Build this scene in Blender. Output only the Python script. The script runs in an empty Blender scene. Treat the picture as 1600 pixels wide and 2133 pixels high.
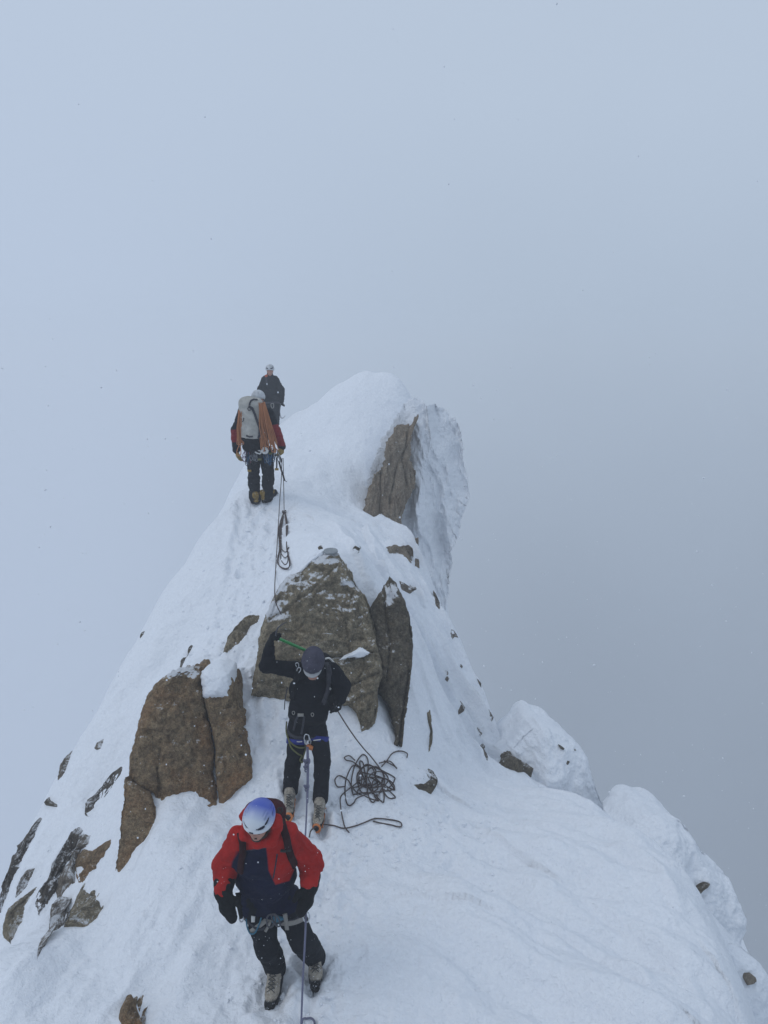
import bpy, math, random
import numpy as np
from mathutils import Vector
from mathutils.bvhtree import BVHTree
random.seed(7); np.random.seed(7)
SC = bpy.context.scene
COL = SC.collection

# ---------------------------------------------------------------- camera, world, sun, exposure
PITCH = math.radians(12.0)
CP, SP = math.cos(PITCH), math.sin(PITCH)
FPX = 1600.0
cam_d = bpy.data.cameras.new('camera')
cam_d.sensor_fit = 'VERTICAL'
cam_d.sensor_height = 24.0
cam_d.lens = 24.0 * FPX / 2133.0
cam_d.clip_start = 0.05
cam_d.clip_end = 2000
cam = bpy.data.objects.new('camera', cam_d)
COL.objects.link(cam)
cam.location = (0, 0, 0)
cam.rotation_euler = (math.pi/2 - PITCH, 0, 0)
SC.camera = cam

world = bpy.data.worlds.new('World')
SC.world = world
world.use_nodes = True
wn, wl = world.node_tree.nodes, world.node_tree.links
wn.clear()
w_out = wn.new('ShaderNodeOutputWorld')
w_bg = wn.new('ShaderNodeBackground')
w_bg2 = wn.new('ShaderNodeBackground')
w_add = wn.new('ShaderNodeMixShader'); w_add.inputs[0].default_value = 0.95   # thick cloud over the sky
w_sky = wn.new('ShaderNodeTexSky')
w_sky.sky_type = 'NISHITA'
w_sky.sun_disc = False
w_sky.sun_elevation = math.radians(52)
w_sky.sun_rotation = math.radians(-110)
w_sky.altitude = 3700
w_sky.air_density = 1.0
w_sky.dust_density = 3.0
wl.new(w_sky.outputs[0], w_bg.inputs['Color'])
w_bg.inputs['Strength'].default_value = 0.05
# the inside of the cloud: bright overhead, dim towards the valley floor, a little brighter on the sun's side
w_tc = wn.new('ShaderNodeTexCoord')
w_xyz = wn.new('ShaderNodeSeparateXYZ'); wl.new(w_tc.outputs['Generated'], w_xyz.inputs[0])
w_noise = wn.new('ShaderNodeTexNoise'); w_noise.inputs['Scale'].default_value = 1.7
w_noise.inputs['Detail'].default_value = 4.0
wl.new(w_tc.outputs['Generated'], w_noise.inputs['Vector'])
def w_math(op, a, b, c=None):
    m = wn.new('ShaderNodeMath'); m.operation = op
    for i, q in enumerate((a, b, c)):
        if q is None: continue
        if isinstance(q, (int, float)): m.inputs[i].default_value = q
        else: wl.new(q, m.inputs[i])
    return m.outputs[0]
def srgb(r, g, b):
    f = lambda c: (c/255/12.92) if c/255 <= 0.04045 else ((c/255+0.055)/1.055)**2.4
    return (f(r), f(g), f(b), 1)
w_n = w_math('MULTIPLY_ADD', w_noise.outputs[0], 0.30, -0.15)
w_z = w_math('ADD', w_xyz.outputs[2], w_n)
def w_ramp(stops):
    m = wn.new('ShaderNodeMapRange'); m.inputs[1].default_value = -1; m.inputs[2].default_value = 1
    wl.new(w_z, m.inputs[0]); r = wn.new('ShaderNodeValToRGB'); els = r.color_ramp.elements
    r.color_ramp.interpolation = 'B_SPLINE'
    els[0].position = (stops[0][0]+1)/2; els[0].color = srgb(*stops[0][1]); els[1].position = (stops[-1][0]+1)/2; els[1].color = srgb(*stops[-1][1])
    for p, c in stops[1:-1]:
        e = els.new((p+1)/2); e.color = srgb(*c)
    wl.new(m.outputs[0], r.inputs[0]); return r.outputs[0]
# over the open drop on the right the cloud goes dim towards the valley; on the left it hangs over a snow field and stays bright
CLOUD_R = [(-1, (116, 126, 141)), (-.6, (128, 139, 154)), (-.35, (146, 159, 176)), (-.12, (164, 178, 196)), (.05, (176, 191, 210)), (.3, (187, 202, 221)), (1, (194, 208, 227))]
CLOUD_L = [(-1, (176, 190, 212)), (-.35, (184, 199, 222)), (0, (186, 201, 223)), (.4, (190, 205, 225)), (1, (194, 208, 227))]
w_side = wn.new('ShaderNodeMapRange'); w_side.interpolation_type = 'SMOOTHSTEP'
w_side.inputs[1].default_value = -0.45; w_side.inputs[2].default_value = 0.22
wl.new(w_math('ADD', w_xyz.outputs[0], w_n), w_side.inputs[0])
w_mix = wn.new('ShaderNodeMix'); w_mix.data_type = 'RGBA'
wl.new(w_side.outputs[0], w_mix.inputs[0]); wl.new(w_ramp(CLOUD_L), w_mix.inputs[6]); wl.new(w_ramp(CLOUD_R), w_mix.inputs[7])
wl.new(w_mix.outputs[2], w_bg2.inputs['Color'])
w_bg2.inputs['Strength'].default_value = 1.0
wl.new(w_bg.outputs[0], w_add.inputs[1]); wl.new(w_bg2.outputs[0], w_add.inputs[2])
wl.new(w_add.outputs[0], w_out.inputs['Surface'])

sun_d = bpy.data.lights.new('sun', 'SUN')
sun_d.energy = 0.5
sun_d.angle = math.radians(25)
sun_d.color = (1.0, 0.98, 0.96)
sun = bpy.data.objects.new('sun', sun_d)
COL.objects.link(sun)
sdir = Vector((-math.sin(math.radians(110))*math.cos(math.radians(52)), math.cos(math.radians(110))*math.cos(math.radians(52)), math.sin(math.radians(52))))
sun.rotation_euler = sdir.to_track_quat('Z', 'Y').to_euler()

SC.view_settings.view_transform = 'Standard'
SC.view_settings.look = 'None'
SC.view_settings.exposure = 0.0
SC.view_settings.gamma = 1.0
SC.view_settings.use_curve_mapping = False
SC.render.engine = 'CYCLES'
SC.cycles.use_denoising = True
SC.cycles.max_bounces = 5
SC.cycles.diffuse_bounces = 3
SC.cycles.glossy_bounces = 2
SC.cycles.volume_bounces = 1
SC.cycles.transmission_bounces = 2
SC.cycles.caustics_reflective = False
SC.cycles.caustics_refractive = False

# ---------------------------------------------------------------- survey of the site: a sight line and a distance give a place
def ray(px, py):
    V = (1066.5 - py)/FPX
    return np.array([(px-800.0)/FPX, CP + SP*V, -SP + CP*V])
def P(px, py, y):
    d = ray(px, py)
    return d*(y/d[1])
def P4(px, py, y):
    V = (1066.5 - np.asarray(py, float))/FPX
    dx, dy, dz = (np.asarray(px, float)-800)/FPX, CP+SP*V, -SP+CP*V
    t = y/dy
    return np.stack([dx*t, dy*t, dz*t], -1)

# ---------------------------------------------------------------- vectorised noise
def _hash(i, j, k, seed):
    n = (i.astype(np.int64)*73856093) ^ (j.astype(np.int64)*19349663) ^ (k.astype(np.int64)*83492791) ^ (seed*2654435)
    n = (n ^ (n >> 13)) * 1274126177 & 0x7fffffff
    n = (n ^ (n >> 16)) * 668265263 & 0x7fffffff
    return ((n >> 8) & 0xffff)/32767.5 - 1.0
def vnoise(x, y, z=None, seed=0):
    x = np.asarray(x, float); y = np.asarray(y, float)
    z = np.zeros_like(x) if z is None else np.asarray(z, float)
    xi, yi, zi = np.floor(x), np.floor(y), np.floor(z)
    fx, fy, fz = x-xi, y-yi, z-zi
    ux, uy, uz = [f*f*f*(f*(f*6-15)+10) for f in (fx, fy, fz)]
    xi, yi, zi = xi.astype(np.int64), yi.astype(np.int64), zi.astype(np.int64)
    def c(a, b, d): return _hash(xi+a, yi+b, zi+d, seed)
    def lerp(a, b, t): return a + (b-a)*t
    x00 = lerp(c(0,0,0), c(1,0,0), ux); x10 = lerp(c(0,1,0), c(1,1,0), ux)
    if not np.any(fz):
        return lerp(x00, x10, uy)
    x01 = lerp(c(0,0,1), c(1,0,1), ux); x11 = lerp(c(0,1,1), c(1,1,1), ux)
    return lerp(lerp(x00, x10, uy), lerp(x01, x11, uy), uz)
def fbm(x, y, z=None, oct=4, seed=0, gain=0.5):
    s = 0; a = 1.0; f = 1.0
    for o in range(oct):
        s = s + a*vnoise(np.asarray(x)*f+o*7.3, np.asarray(y)*f-o*3.1, None if z is None else np.asarray(z)*f+o*5.7, seed+o)
        a *= gain; f *= 2.03
    return s
def smooth(a, b, t):
    t = np.clip((t-a)/(b-a), 0, 1); return t*t*(3-2*t)

# ---------------------------------------------------------------- objects
ORG = {}
def tag(o, label=None, cat=None, group=None, kind=None):
    if label: o['label'] = label
    if cat: o['category'] = cat
    if group: o['group'] = group
    if kind: o['kind'] = kind
    return o
def thing(name, loc, label, cat, group=None):
    o = bpy.data.objects.new(name, None); COL.objects.link(o)
    o.empty_display_size = 0.1
    o.location = loc; ORG[o] = np.array(loc, float)
    return tag(o, label, cat, group)
def mk(name, v, f, mats, parent=None, smooth_=True, matidx=None, attrs=None, origin=None):
    """one mesh object from world-space vertices"""
    v = np.asarray(v, float)
    if parent is not None: org = ORG[parent]
    elif origin is not None: org = np.array(origin, float)
    else: org = np.array([v[:,0].mean(), v[:,1].mean(), v[:,2].min()])
    me = bpy.data.meshes.new(name)
    f = f if isinstance(f, list) else np.asarray(f)
    lv = v - org
    if isinstance(f, np.ndarray):
        n = f.shape[1]
        me.vertices.add(len(lv)); me.vertices.foreach_set('co', lv.astype(np.float32).ravel())
        me.loops.add(f.size); me.loops.foreach_set('vertex_index', f.astype(np.int32).ravel())
        me.polygons.add(len(f)); me.polygons.foreach_set('loop_start', (np.arange(len(f))*n).astype(np.int32))
        try: me.polygons.foreach_set('loop_total', np.full(len(f), n, np.int32))
        except Exception: pass
        me.update(calc_edges=True); me.validate()
    else:
        me.from_pydata([tuple(a) for a in lv], [], [tuple(a) for a in f]); me.update()
    for m in (mats if isinstance(mats, (list, tuple)) else [mats]): me.materials.append(m)
    me.polygons.foreach_set('use_smooth', np.full(len(me.polygons), smooth_, bool))
    if matidx is not None: me.polygons.foreach_set('material_index', np.asarray(matidx, np.int32))
    for k, a in (attrs or {}).items():
        at = me.attributes.new(k, 'FLOAT', 'POINT'); at.data.foreach_set('value', np.asarray(a, np.float32))
    me.update()
    o = bpy.data.objects.new(name, me); COL.objects.link(o)
    if parent is not None: o.parent = parent; ORG[o] = np.zeros(3) + org
    else: o.location = org; ORG[o] = org
    if parent is not None: o.location = (0, 0, 0)
    return o

# ---------------------------------------------------------------- materials
class NT:
    def __init__(s, name):
        s.m = bpy.data.materials.new(name); s.m.use_nodes = True
        s.n, s.l = s.m.node_tree.nodes, s.m.node_tree.links
        s.n.clear()
        s.out = s.n.new('ShaderNodeOutputMaterial')
        s.b = s.n.new('ShaderNodeBsdfPrincipled')
        s.l.new(s.b.outputs[0], s.out.inputs['Surface'])
        s.tc = s.n.new('ShaderNodeTexCoord').outputs['Object']
    def link(s, a, b):
        if isinstance(a, (int, float)): b.default_value = a
        elif isinstance(a, tuple): b.default_value = a
        else: s.l.new(a, b)
    def noise(s, scale, detail=4, rough=0.55, vec=None, stretch=None):
        t = s.n.new('ShaderNodeTexNoise'); t.inputs['Scale'].default_value = scale
        t.inputs['Detail'].default_value = detail; t.inputs['Roughness'].default_value = rough
        v = vec or s.tc
        if stretch:
            mp = s.n.new('ShaderNodeMapping'); mp.inputs['Scale'].default_value = stretch
            s.l.new(v, mp.inputs[0]); v = mp.outputs[0]
        s.l.new(v, t.inputs['Vector']); return t.outputs[0]
    def voro(s, scale, feature='F1', vec=None):
        t = s.n.new('ShaderNodeTexVoronoi'); t.inputs['Scale'].default_value = scale; t.feature = feature
        s.l.new(vec or s.tc, t.inputs['Vector']); return t.outputs['Distance']
    def rng(s, v, a, b, c=0.0, d=1.0):
        t = s.n.new('ShaderNodeMapRange'); t.clamp = True
        s.link(v, t.inputs[0])
        for i, q in enumerate((a, b, c, d)): t.inputs[i+1].default_value = q
        return t.outputs[0]
    def math(s, op, a, b=0.0, c=None):
        t = s.n.new('ShaderNodeMath'); t.operation = op
        s.link(a, t.inputs[0]); s.link(b, t.inputs[1])
        if c is not None: s.link(c, t.inputs[2])
        return t.outputs[0]
    def mix(s, f, a, b):
        t = s.n.new('ShaderNodeMix'); t.data_type = 'RGBA'
        s.link(f, t.inputs[0])
        s.link(a if not isinstance(a, tuple) else (*a[:3], 1), t.inputs[6]); s.link(b if not isinstance(b, tuple) else (*b[:3], 1), t.inputs[7])
        return t.outputs[2]
    def attr(s, name):
        t = s.n.new('ShaderNodeAttribute'); t.attribute_name = name; return t.outputs['Fac']
    def nz(s):
        g = s.n.new('ShaderNodeNewGeometry'); x = s.n.new('ShaderNodeSeparateXYZ')
        s.l.new(g.outputs['Normal'], x.inputs[0]); return x.outputs[2]
    def bump(s, h, dist, strength=1.0, prev=None):
        t = s.n.new('ShaderNodeBump'); t.inputs['Distance'].default_value = dist; t.inputs['Strength'].default_value = strength
        s.l.new(h, t.inputs['Height'])
        if prev is not None: s.l.new(prev, t.inputs['Normal'])
        return t.outputs[0]
    def set(s, col=None, rough=None, normal=None, metal=None, spec=None, **kw):
        if col is not None: s.link(col if not isinstance(col, tuple) else (*col[:3], 1), s.b.inputs['Base Color'])
        if rough is not None: s.link(rough, s.b.inputs['Roughness'])
        if normal is not None: s.l.new(normal, s.b.inputs['Normal'])
        if metal is not None: s.link(metal, s.b.inputs['Metallic'])
        if spec is not None: s.link(spec, s.b.inputs['Specular IOR Level'])
        return s.m

SNOW_C = (0.85, 0.875, 0.91)
def snow_mat(name, coarse=1.0):
    t = NT(name)
    n1 = t.noise(3.0, 6, 0.6); n2 = t.noise(28.0, 5, 0.6); n3 = t.noise(160.0, 3, 0.6)
    b = t.bump(n1, 0.10*coarse, 0.7); b = t.bump(t.noise(11, 5, .6), 0.03*coarse, 0.6, b); b = t.bump(n2, 0.018*coarse, 0.7, b); b = t.bump(n3, 0.003*coarse, 0.5, b)
    c = t.mix(t.rng(n2, 0.35, 0.7), (0.79, 0.82, 0.865), SNOW_C)
    return t.set(c, 0.75, b, spec=0.25)
M_SNOW = snow_mat('snow')
M_RIME = snow_mat('rime', 1.6)

def rock_mat(name, a, b_, stain, frost=0.5, stain_amt=0.4, scale=1.0):
    """granite: grey-brown, lichen, stains, with snow caught on what faces up and in the pits"""
    t = NT(name)
    big = t.noise(1.6*scale, 5, 0.6); mid = t.noise(9*scale, 6, 0.7); fine = t.noise(70, 4, 0.75)
    streak = t.noise(5*scale, 5, 0.6, stretch=(1.6, 1.0, 0.35))
    col = t.mix(t.rng(mid, 0.36, 0.66), a, b_)
    col = t.mix(t.math('MULTIPLY', t.rng(big, 0.42, 0.62), stain_amt), col, stain)
    col = t.mix(t.math('MULTIPLY', t.rng(streak, 0.5, 0.68), 0.5), col, tuple(x*0.45 for x in a))
    sp = t.voro(95); speck = t.rng(sp, 0.2, 0.42, 1, 0)
    col = t.mix(t.math('MULTIPLY', speck, t.rng(mid, 0.4, 0.6, 0.25, 0.75)), col, tuple(min(.5, x*1.75) for x in b_))
    g2 = t.noise(30, 5, 0.8); col = t.mix(t.math('MULTIPLY', t.rng(g2, 0.50, 0.60), 0.55), col, tuple(x*0.55 for x in a))
    col = t.mix(t.math('MULTIPLY', t.rng(g2, 0.46, 0.38), 0.5), col, tuple(x*1.35 for x in b_))
    col = t.mix(t.math('MULTIPLY', t.rng(fine, 0.5, 0.62), 0.6), col, tuple(x*0.5 for x in a))
    crk = t.voro(2.3*scale, 'DISTANCE_TO_EDGE', None)
    # frost and spindrift
    up = t.nz()
    fr = t.math('ADD', t.math('MULTIPLY', t.rng(up, 0.1, 0.9), 0.42), t.math('MULTIPLY', t.noise(4.5, 6, 0.75), 0.9))
    fr = t.math('ADD', fr, t.math('MULTIPLY', t.noise(38, 5, .8), 0.55))
    fr = t.math('ADD', fr, t.math('MULTIPLY', t.attr('frost'), 0.42))
    frm = t.rng(fr, 1.27-0.22*frost, 1.40-0.22*frost)
    col = t.mix(frm, col, (0.78, 0.8, 0.83))
    b = t.bump(mid, 0.06, 0.9); b = t.bump(g2, 0.02, 0.9, b); b = t.bump(fine, 0.009, 0.9, b)
    return t.set(col, 0.88, b, spec=0.2)
M_GRANITE = rock_mat('grey_granite', (0.175, 0.148, 0.104), (0.380, 0.317, 0.220), (0.266, 0.195, 0.107), 0.55, 0.35)
M_GRANITE_DARK = rock_mat('dark_granite', (0.089, 0.077, 0.059), (0.195, 0.166, 0.119), (0.123, 0.092, 0.055), 0.5, 0.3)
M_GRANITE_WARM = rock_mat('rusty_granite', (0.178, 0.124, 0.074), (0.343, 0.249, 0.150), (0.305, 0.155, 0.065), 0.35, 0.8)
M_GRANITE_FACE = rock_mat('tower_granite', (0.230, 0.187, 0.145), (0.364, 0.304, 0.235), (0.296, 0.214, 0.145), 0.15, 0.5)
M_GRANITE_RIMED = rock_mat('frosted_granite', (0.146, 0.126, 0.105), (0.292, 0.252, 0.204), (0.219, 0.168, 0.119), 0.95, 0.3)
# ---------------------------------------------------------------- outlines surveyed rock by rock
def z4(l): return [(560+x/3.2, 740+y/3.2) for x, y in l]
def z5(l): return [(500+x/2.857, 1100+y/2.857) for x, y in l]
def z6(l): return [(x/2.857, 1350+y/2.857) for x, y in l]
def z7(l): return [(1000+x/2.667, 1450+y/2.667) for x, y in l]
def z8(l): return [(150+x/3.556, 1000+y/3.556) for x, y in l]
def z9(l): return [(860+x/3.678, 1120+y/3.678) for x, y in l]
# each: (outline, y of plane = y0 + a*(px-cx)/100 + b*(py-cy)/100)
def plane(y0, cx, cy, a=0.0, b=-0.25): return lambda px, py: y0 + a*(np.asarray(px)-cx)/100 + b*(np.asarray(py)-cy)/100

BIG = z5([(470,172),(500,152),(530,140),(585,150),(625,215),(665,285),(700,345),(745,400),(772,470),(785,540),(805,600),(812,680),(835,750),(848,830),(845,890),(820,960),(822,1070),(805,1160),(760,1205),(722,1225),(708,1150),(690,1100),(640,1060),(560,1050),(400,1045),(280,1030),(150,1012),(70,998),(75,930),(90,830),(105,760),(110,680),(125,590),(145,535),(175,455),(200,405),(240,330),(290,285),(340,262),(385,245),(430,200)])
BIG_Y = plane(8.05, 650, 1480, 0.02, -0.27)
SLAB = z5([(890,285),(925,320),(955,380),(985,440),(1005,510),(1025,600),(1028,700),(1020,800),(1008,880),(1002,980),(990,1080),(975,1180),(962,1300),(940,1312),(915,1300),(928,1240),(900,1130),(875,1050),(830,985),(815,900),(800,800),(785,650),(772,480),(800,430),(835,385),(860,335)])
SLAB_Y = plane(8.15, 820, 1500, 0.06, -0.27)
WARM = z6([(1170,115),(1200,150),(1195,200),(1210,290),(1225,400),(1250,470),(1270,560),(1275,650),(1270,740),(1285,800),(1295,900),(1290,955),(1200,970),(1180,930),(1140,910),(1085,890),(1060,930),(1020,990),(980,1030),(950,1000),(940,930),(910,860),(880,860),(800,800),(770,760),(765,700),(785,600),(815,500),(825,430),(850,350),(880,270),(930,210),(1000,160),(1100,125)])
WARM_Y = plane(6.95, 345, 1690, 0.10, -0.26)
WARMB = z6([(1207,190),(1250,165),(1370,158),(1400,220),(1415,310),(1445,420),(1440,510),(1425,525),(1450,540),(1475,610),(1500,670),(1500,780),(1470,810),(1420,840),(1370,900),(1330,935),(1300,915),(1296,850),(1287,780),(1279,700),(1282,600),(1262,500),(1238,400),(1216,310)])
WARMB_Y = plane(7.1, 480, 1680, 0.06, -0.26)
LOWS = z6([(745,765),(790,795),(850,830),(905,870),(925,940),(940,1070),(925,1140),(880,1180),(830,1270),(770,1350),(680,1400),(690,1300),(710,1180),(715,1080),(725,970),(745,900),(742,830)])
LOWS_Y = plane(6.5, 285, 1830, 0.05, -0.26)
S1 = z6([(750,670),(752,705),(700,790),(650,862),(600,918),(566,975),(520,1030),(496,1003),(512,935),(575,855),(635,785),(690,712)])
S2 = z6([(480,1030),(520,1040),(500,1130),(450,1230),(400,1330),(380,1370),(330,1460),(270,1540),(220,1620),(195,1560),(200,1480),(290,1380),(320,1270),(380,1170),(440,1080)])
S3 = z6([(668,1130),(662,1175),(600,1250),(572,1312),(545,1322),(500,1390),(455,1425),(430,1300),(455,1215),(500,1180),(540,1200),(600,1180)])
S4 = z6([(480,1420),(540,1460),(590,1500),(612,1550),(580,1610),(520,1660),(440,1690),(370,1700),(395,1600),(440,1520),(460,1460)])
S5 = z6([(330,1520),(380,1490),(432,1490),(410,1560),(370,1650),(345,1690),(280,1735),(298,1650),(302,1550)])
S6 = z6([(240,1400),(195,1470),(160,1530),(150,1600),(100,1690),(60,1770),(20,1735),(20,1660),(50,1560),(90,1510),(150,1470)])
S7 = z6([(270,975),(235,1050),(195,1140),(135,1250),(65,1400),(12,1560),(-30,1640),(-20,1570),(36,1420),(105,1270),(165,1130),(225,1010)])
S8 = z6([(265,920),(298,885),(302,905),(345,933),(342,947),(275,937)])
S9 = z6([(430,610),(416,660),(388,740),(345,793),(366,710),(406,640)])
S10 = z6([(622,538),(604,600),(575,612),(556,598),(575,560)])
S11 = z6([(212,1310),(182,1370),(152,1430),(90,1495),(128,1370),(168,1310)])
S12 = z6([(268,1735),(252,1790),(215,1870),(222,1790),(246,1730)])
S13 = [(262,2078),(272,2074),(281,2090),(287,2112),(300,2150),(262,2160),(246,2120),(248,2106)]
PATHR = z8([(1115,1290),(1140,1220),(1165,1175),(1230,1090),(1290,1040),(1345,1012),(1397,1003),(1385,1050),(1320,1090),(1282,1160),(1218,1235),(1128,1303)])
L1 = z8([(886,1215),(902,1222),(880,1262),(858,1303),(856,1280),(866,1240)])
L2 = z8([(850,1308),(832,1345),(806,1402),(796,1398),(815,1350),(832,1318)])
L3 = z8([(745,1325),(735,1352),(722,1365),(726,1338)])
L4 = z8([(540,1118),(532,1140),(505,1175),(512,1150)])
RA = z4([(780,1285),(900,1275),(930,1263),(965,1290),(967,1350),(952,1402),(915,1350),(870,1333),(850,1322),(800,1322)])
RB = z4([(972,1345),(1000,1355),(1005,1425),(972,1405)])
RC = z4([(545,1292),(575,1265),(615,1285),(607,1325),(580,1340)])
RD = z4([(855,1490),(900,1510),(960,1555),(990,1555),(940,1592),(882,1562)])
RE = z4([(1098,1570),(1120,1600),(1137,1650),(1136,1697),(1110,1670)])
RF = z4([(325,1282),(350,1264),(364,1290),(330,1300)])
RG = z4([(972,1222),(1000,1212),(1000,1278),(980,1255)])
RH = z9([(365,965),(385,985),(378,1005),(358,985)])
RI = z9([(262,1058),(280,1080),(265,1105),(245,1085)])
RJ = z9([(485,1070),(525,1115),(527,1160),(505,1120)])
RK = z9([(590,1330),(622,1375),(605,1420),(582,1385)])
RL = z9([(510,1410),(535,1395),(545,1430),(520,1450)])
RM = z9([(515,1490),(527,1495),(518,1560),(492,1558)])
RN = z9([(285,690),(315,700),(355,770),(320,765),(298,790),(283,740)])
RO = z9([(135,508),(145,540),(118,565),(105,545)])
RP = z9([(105,1340),(128,1315),(130,1390),(150,1470),(142,1560),(128,1662),(115,1660),(132,1480),(112,1395)])
RQ = z9([(5,1895),(60,1905),(120,1860),(150,1830),(195,1855),(190,1890),(140,1970),(100,1945),(40,1930)])
RR = z9([(370,1270),(400,1300),(395,1330),(345,1365),(342,1330)])
RS = z9([(395,1400),(430,1410),(435,1450),(405,1440)])
RT = z9([(540,1615),(575,1680),(570,1715),(545,1660)])
RU = z9([(590,1620),(603,1640),(598,1690),(588,1660)])

SMALL = [  # name, outline, y at centre, thickness, material key, label
 ('rock_strip', S1, 8.1, 'banded', 'upper long dark rock strip running up to the rusty boulder'),
 ('rock_strip', S2, 7.2, 'banded', 'lower wider frosted rock strip slanting down the left rib'),
 ('rock', S3, 6.95, 'warm', 'dark brown rock half under snow left of the pointed lower slab'),
 ('rock', S4, 6.45, 'granite', 'broad brown rock at the snow edge below the pointed lower slab'),
 ('rock_strip', z6([(500,1090),(545,1110),(532,1160),(485,1200),(452,1290),(445,1400),(400,1440),(345,1500),(325,1465),(400,1330),(450,1230),(490,1140)]), 7.0, 'rimed', 'mottled frosted rock filling between the lower strip and the dark brown rock'),
 ('rock', S5, 6.5, 'rimed', 'frosted rock joined to the left of the broad brown rock'),
 ('rock', S6, 6.65, 'granite', 'brown rock at the far lower left edge of the ridge'),
 ('rock_strip', S7, 7.7, 'banded', 'thin dark rock edge along the left skyline of the rib'),
 ('rock', S8, 8.5, 'dark', 'small hooked rock jutting out on the left skyline'),
 ('rock_strip', S9, 9.0, 'rimed', 'short frosted rock strip high on the left skyline'),
 ('rock', S10, 8.4, 'rimed', 'small frosted rock alone in the snow left of the rusty boulder'),
 ('rock', S11, 7.3, 'rimed', 'faint frosted rock patch beside the left skyline edge'),
 ('rock', S12, 6.0, 'rimed', 'small narrow rock sunk in snow at lower left'),
 ('rock', S13, 4.95, 'warm', 'brown rock corner at the bottom edge of the snow'),
 ('rock', PATHR, 8.95, 'granite', 'long grey rock lying in the trodden path left of the big boulder'),
 ('rock', L1, 9.2, 'dark', 'narrow dark rock above the rusty boulder'),
 ('rock', L2, 8.9, 'dark', 'thin dark rock just above the top of the rusty boulder'),
 ('rock', L4, 11.0, 'dark', 'tiny faint rock far up the left snow flank'),
 ('rock', RA, 12.2, 'face', 'light brown rock block under the foot of the rimed tower'),
 ('rock', RB, 12.0, 'face', 'narrow rock beside the light brown block below the tower'),
 ('rock', RC, 10.1, 'dark', 'dark rock knob in the snow behind the metal disc'),
 ('rock', RD, 11.0, 'rimed', 'frosted rock above the tip of the pointed slab'),
 ('rock', RE, 11.8, 'rimed', 'pink grey rock on the right skyline below the tower'),
 ('rock', RF, 9.5, 'dark', 'tiny dark rock beside the metal disc'),
 ('rock', RG, 12.7, 'face', 'small brown rock under the rime curtain'),
 ('rock', RH, 10.7, 'rimed', 'upper small pebble rock in the right snow face'),
 ('rock', RI, 10.3, 'rimed', 'lower small pebble rock in the right snow face'),
 ('rock', RJ, 10.8, 'rimed', 'thin dark rock on the right skyline halfway down'),
 ('rock', RK, 10.0, 'rimed', 'pale frosted rock low on the right skyline'),
 ('rock', RL, 9.9, 'rimed', 'brown rock chip low in the right snow face'),
 ('rock', RM, 9.7, 'rimed', 'brown rock chip directly below another one near the right skyline'),
 ('rock', RN, 11.3, 'rimed', 'greenish grey rock patch on the upper right skyline'),
 ('rock_strip', RP, 8.5, 'granite', 'thin curved rock edge right of the pointed slab'),
 ('rock', RQ, 7.45, 'dark', 'small brown rock in the snow right of the rope pile'),
 ('rock', RR, 10.0, 'rimed', 'speckled frosted rock in the middle of the right snow face'),
 ('rock', RT, 9.4, 'rimed', 'thin dark rock at the foot of the right face by the snow dome'),
]
RY = {}
for nm, ol, y0, mk_, lb in SMALL:
    a = np.array(ol)
    RY[lb] = plane(y0, a[:,0].mean(), a[:,1].mean(), 0.0, -0.30)

# ---------------------------------------------------------------- snow surface: surveyed heights and a smooth interpolation
CTRL = [  # px, py, y
 (600,2133,4.75),(590,2085,5.0),(600,1900,5.8),(640,1700,7.0),(620,1600,7.45),(580,1500,7.9),
 (470,1390,8.5),(490,1300,9.3),(515,1200,10.2),(540,1110,11.2),(550,1052,12.2),(500,1045,12.3),(600,1047,12.2),
 (660,1092,11.2),(700,1122,10.2),(640,1080,11.5),(730,1160,9.6),(620,1150,9.9),
 (800,1800,6.5),(700,2000,5.35),(840,1650,7.35),(830,1600,7.7),(740,1560,7.85),(900,1660,7.5),(900,1750,6.9),
 (1000,1900,5.95),(1000,1640,8.0),(1100,1700,7.7),(1200,1800,6.9),(1300,2000,5.6),(1000,2100,5.0),(1250,2133,4.85),
 (1040,1592,8.8),(1140,1632,8.7),(1240,1652,8.5),(1300,1740,7.7),(1400,1790,7.1),(1450,1870,6.4),(1500,2000,5.6),(1540,2133,4.95),
 (890,1560,8.5),(900,1400,9.8),(870,1200,11.6),(905,1240,12.2),(950,1330,11.4),(1000,1430,10.5),(1040,1560,9.6),(960,1500,9.5),(870,1300,10.6),
 (750,1130,10.4),(800,1120,12.0),(850,1130,12.5),(780,1200,10.3),(740,1090,12.6),
 (300,1800,6.25),(250,1900,5.75),(100,1960,5.6),(0,2133,4.75),(0,2000,5.3),(330,2000,5.35),(420,1750,6.5),(520,1600,7.3),(300,1760,6.5),(150,2133,4.75),
 (200,1650,7.9),(430,1300,9.8),(350,1380,9.4),(250,1500,8.6),(440,1400,8.7),
 (150,1560,9.0),(110,1640,8.4),(80,1700,8.0),(40,1800,7.4),(0,1900,6.9),(300,1295,10.5),(232,1420,9.8),(372,1190,11.2),(430,1100,12.0),(480,1040,12.9),(465,1150,11.3),(500,1000,14.0),(530,950,17.0),(540,920,19.5),
 (575,925,20),(545,960,15.5),(530,1010,13.6),(600,872,21),(620,900,18),(650,850,19),(700,812,18),(760,791,17.5),(820,805,17),(865,828,16.3),
 (700,950,15),(640,1000,14),(740,1060,13.6),(690,1040,13.6),(800,900,15.8),(770,960,15),(660,930,15.8),(600,1000,13.6),
]
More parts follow.
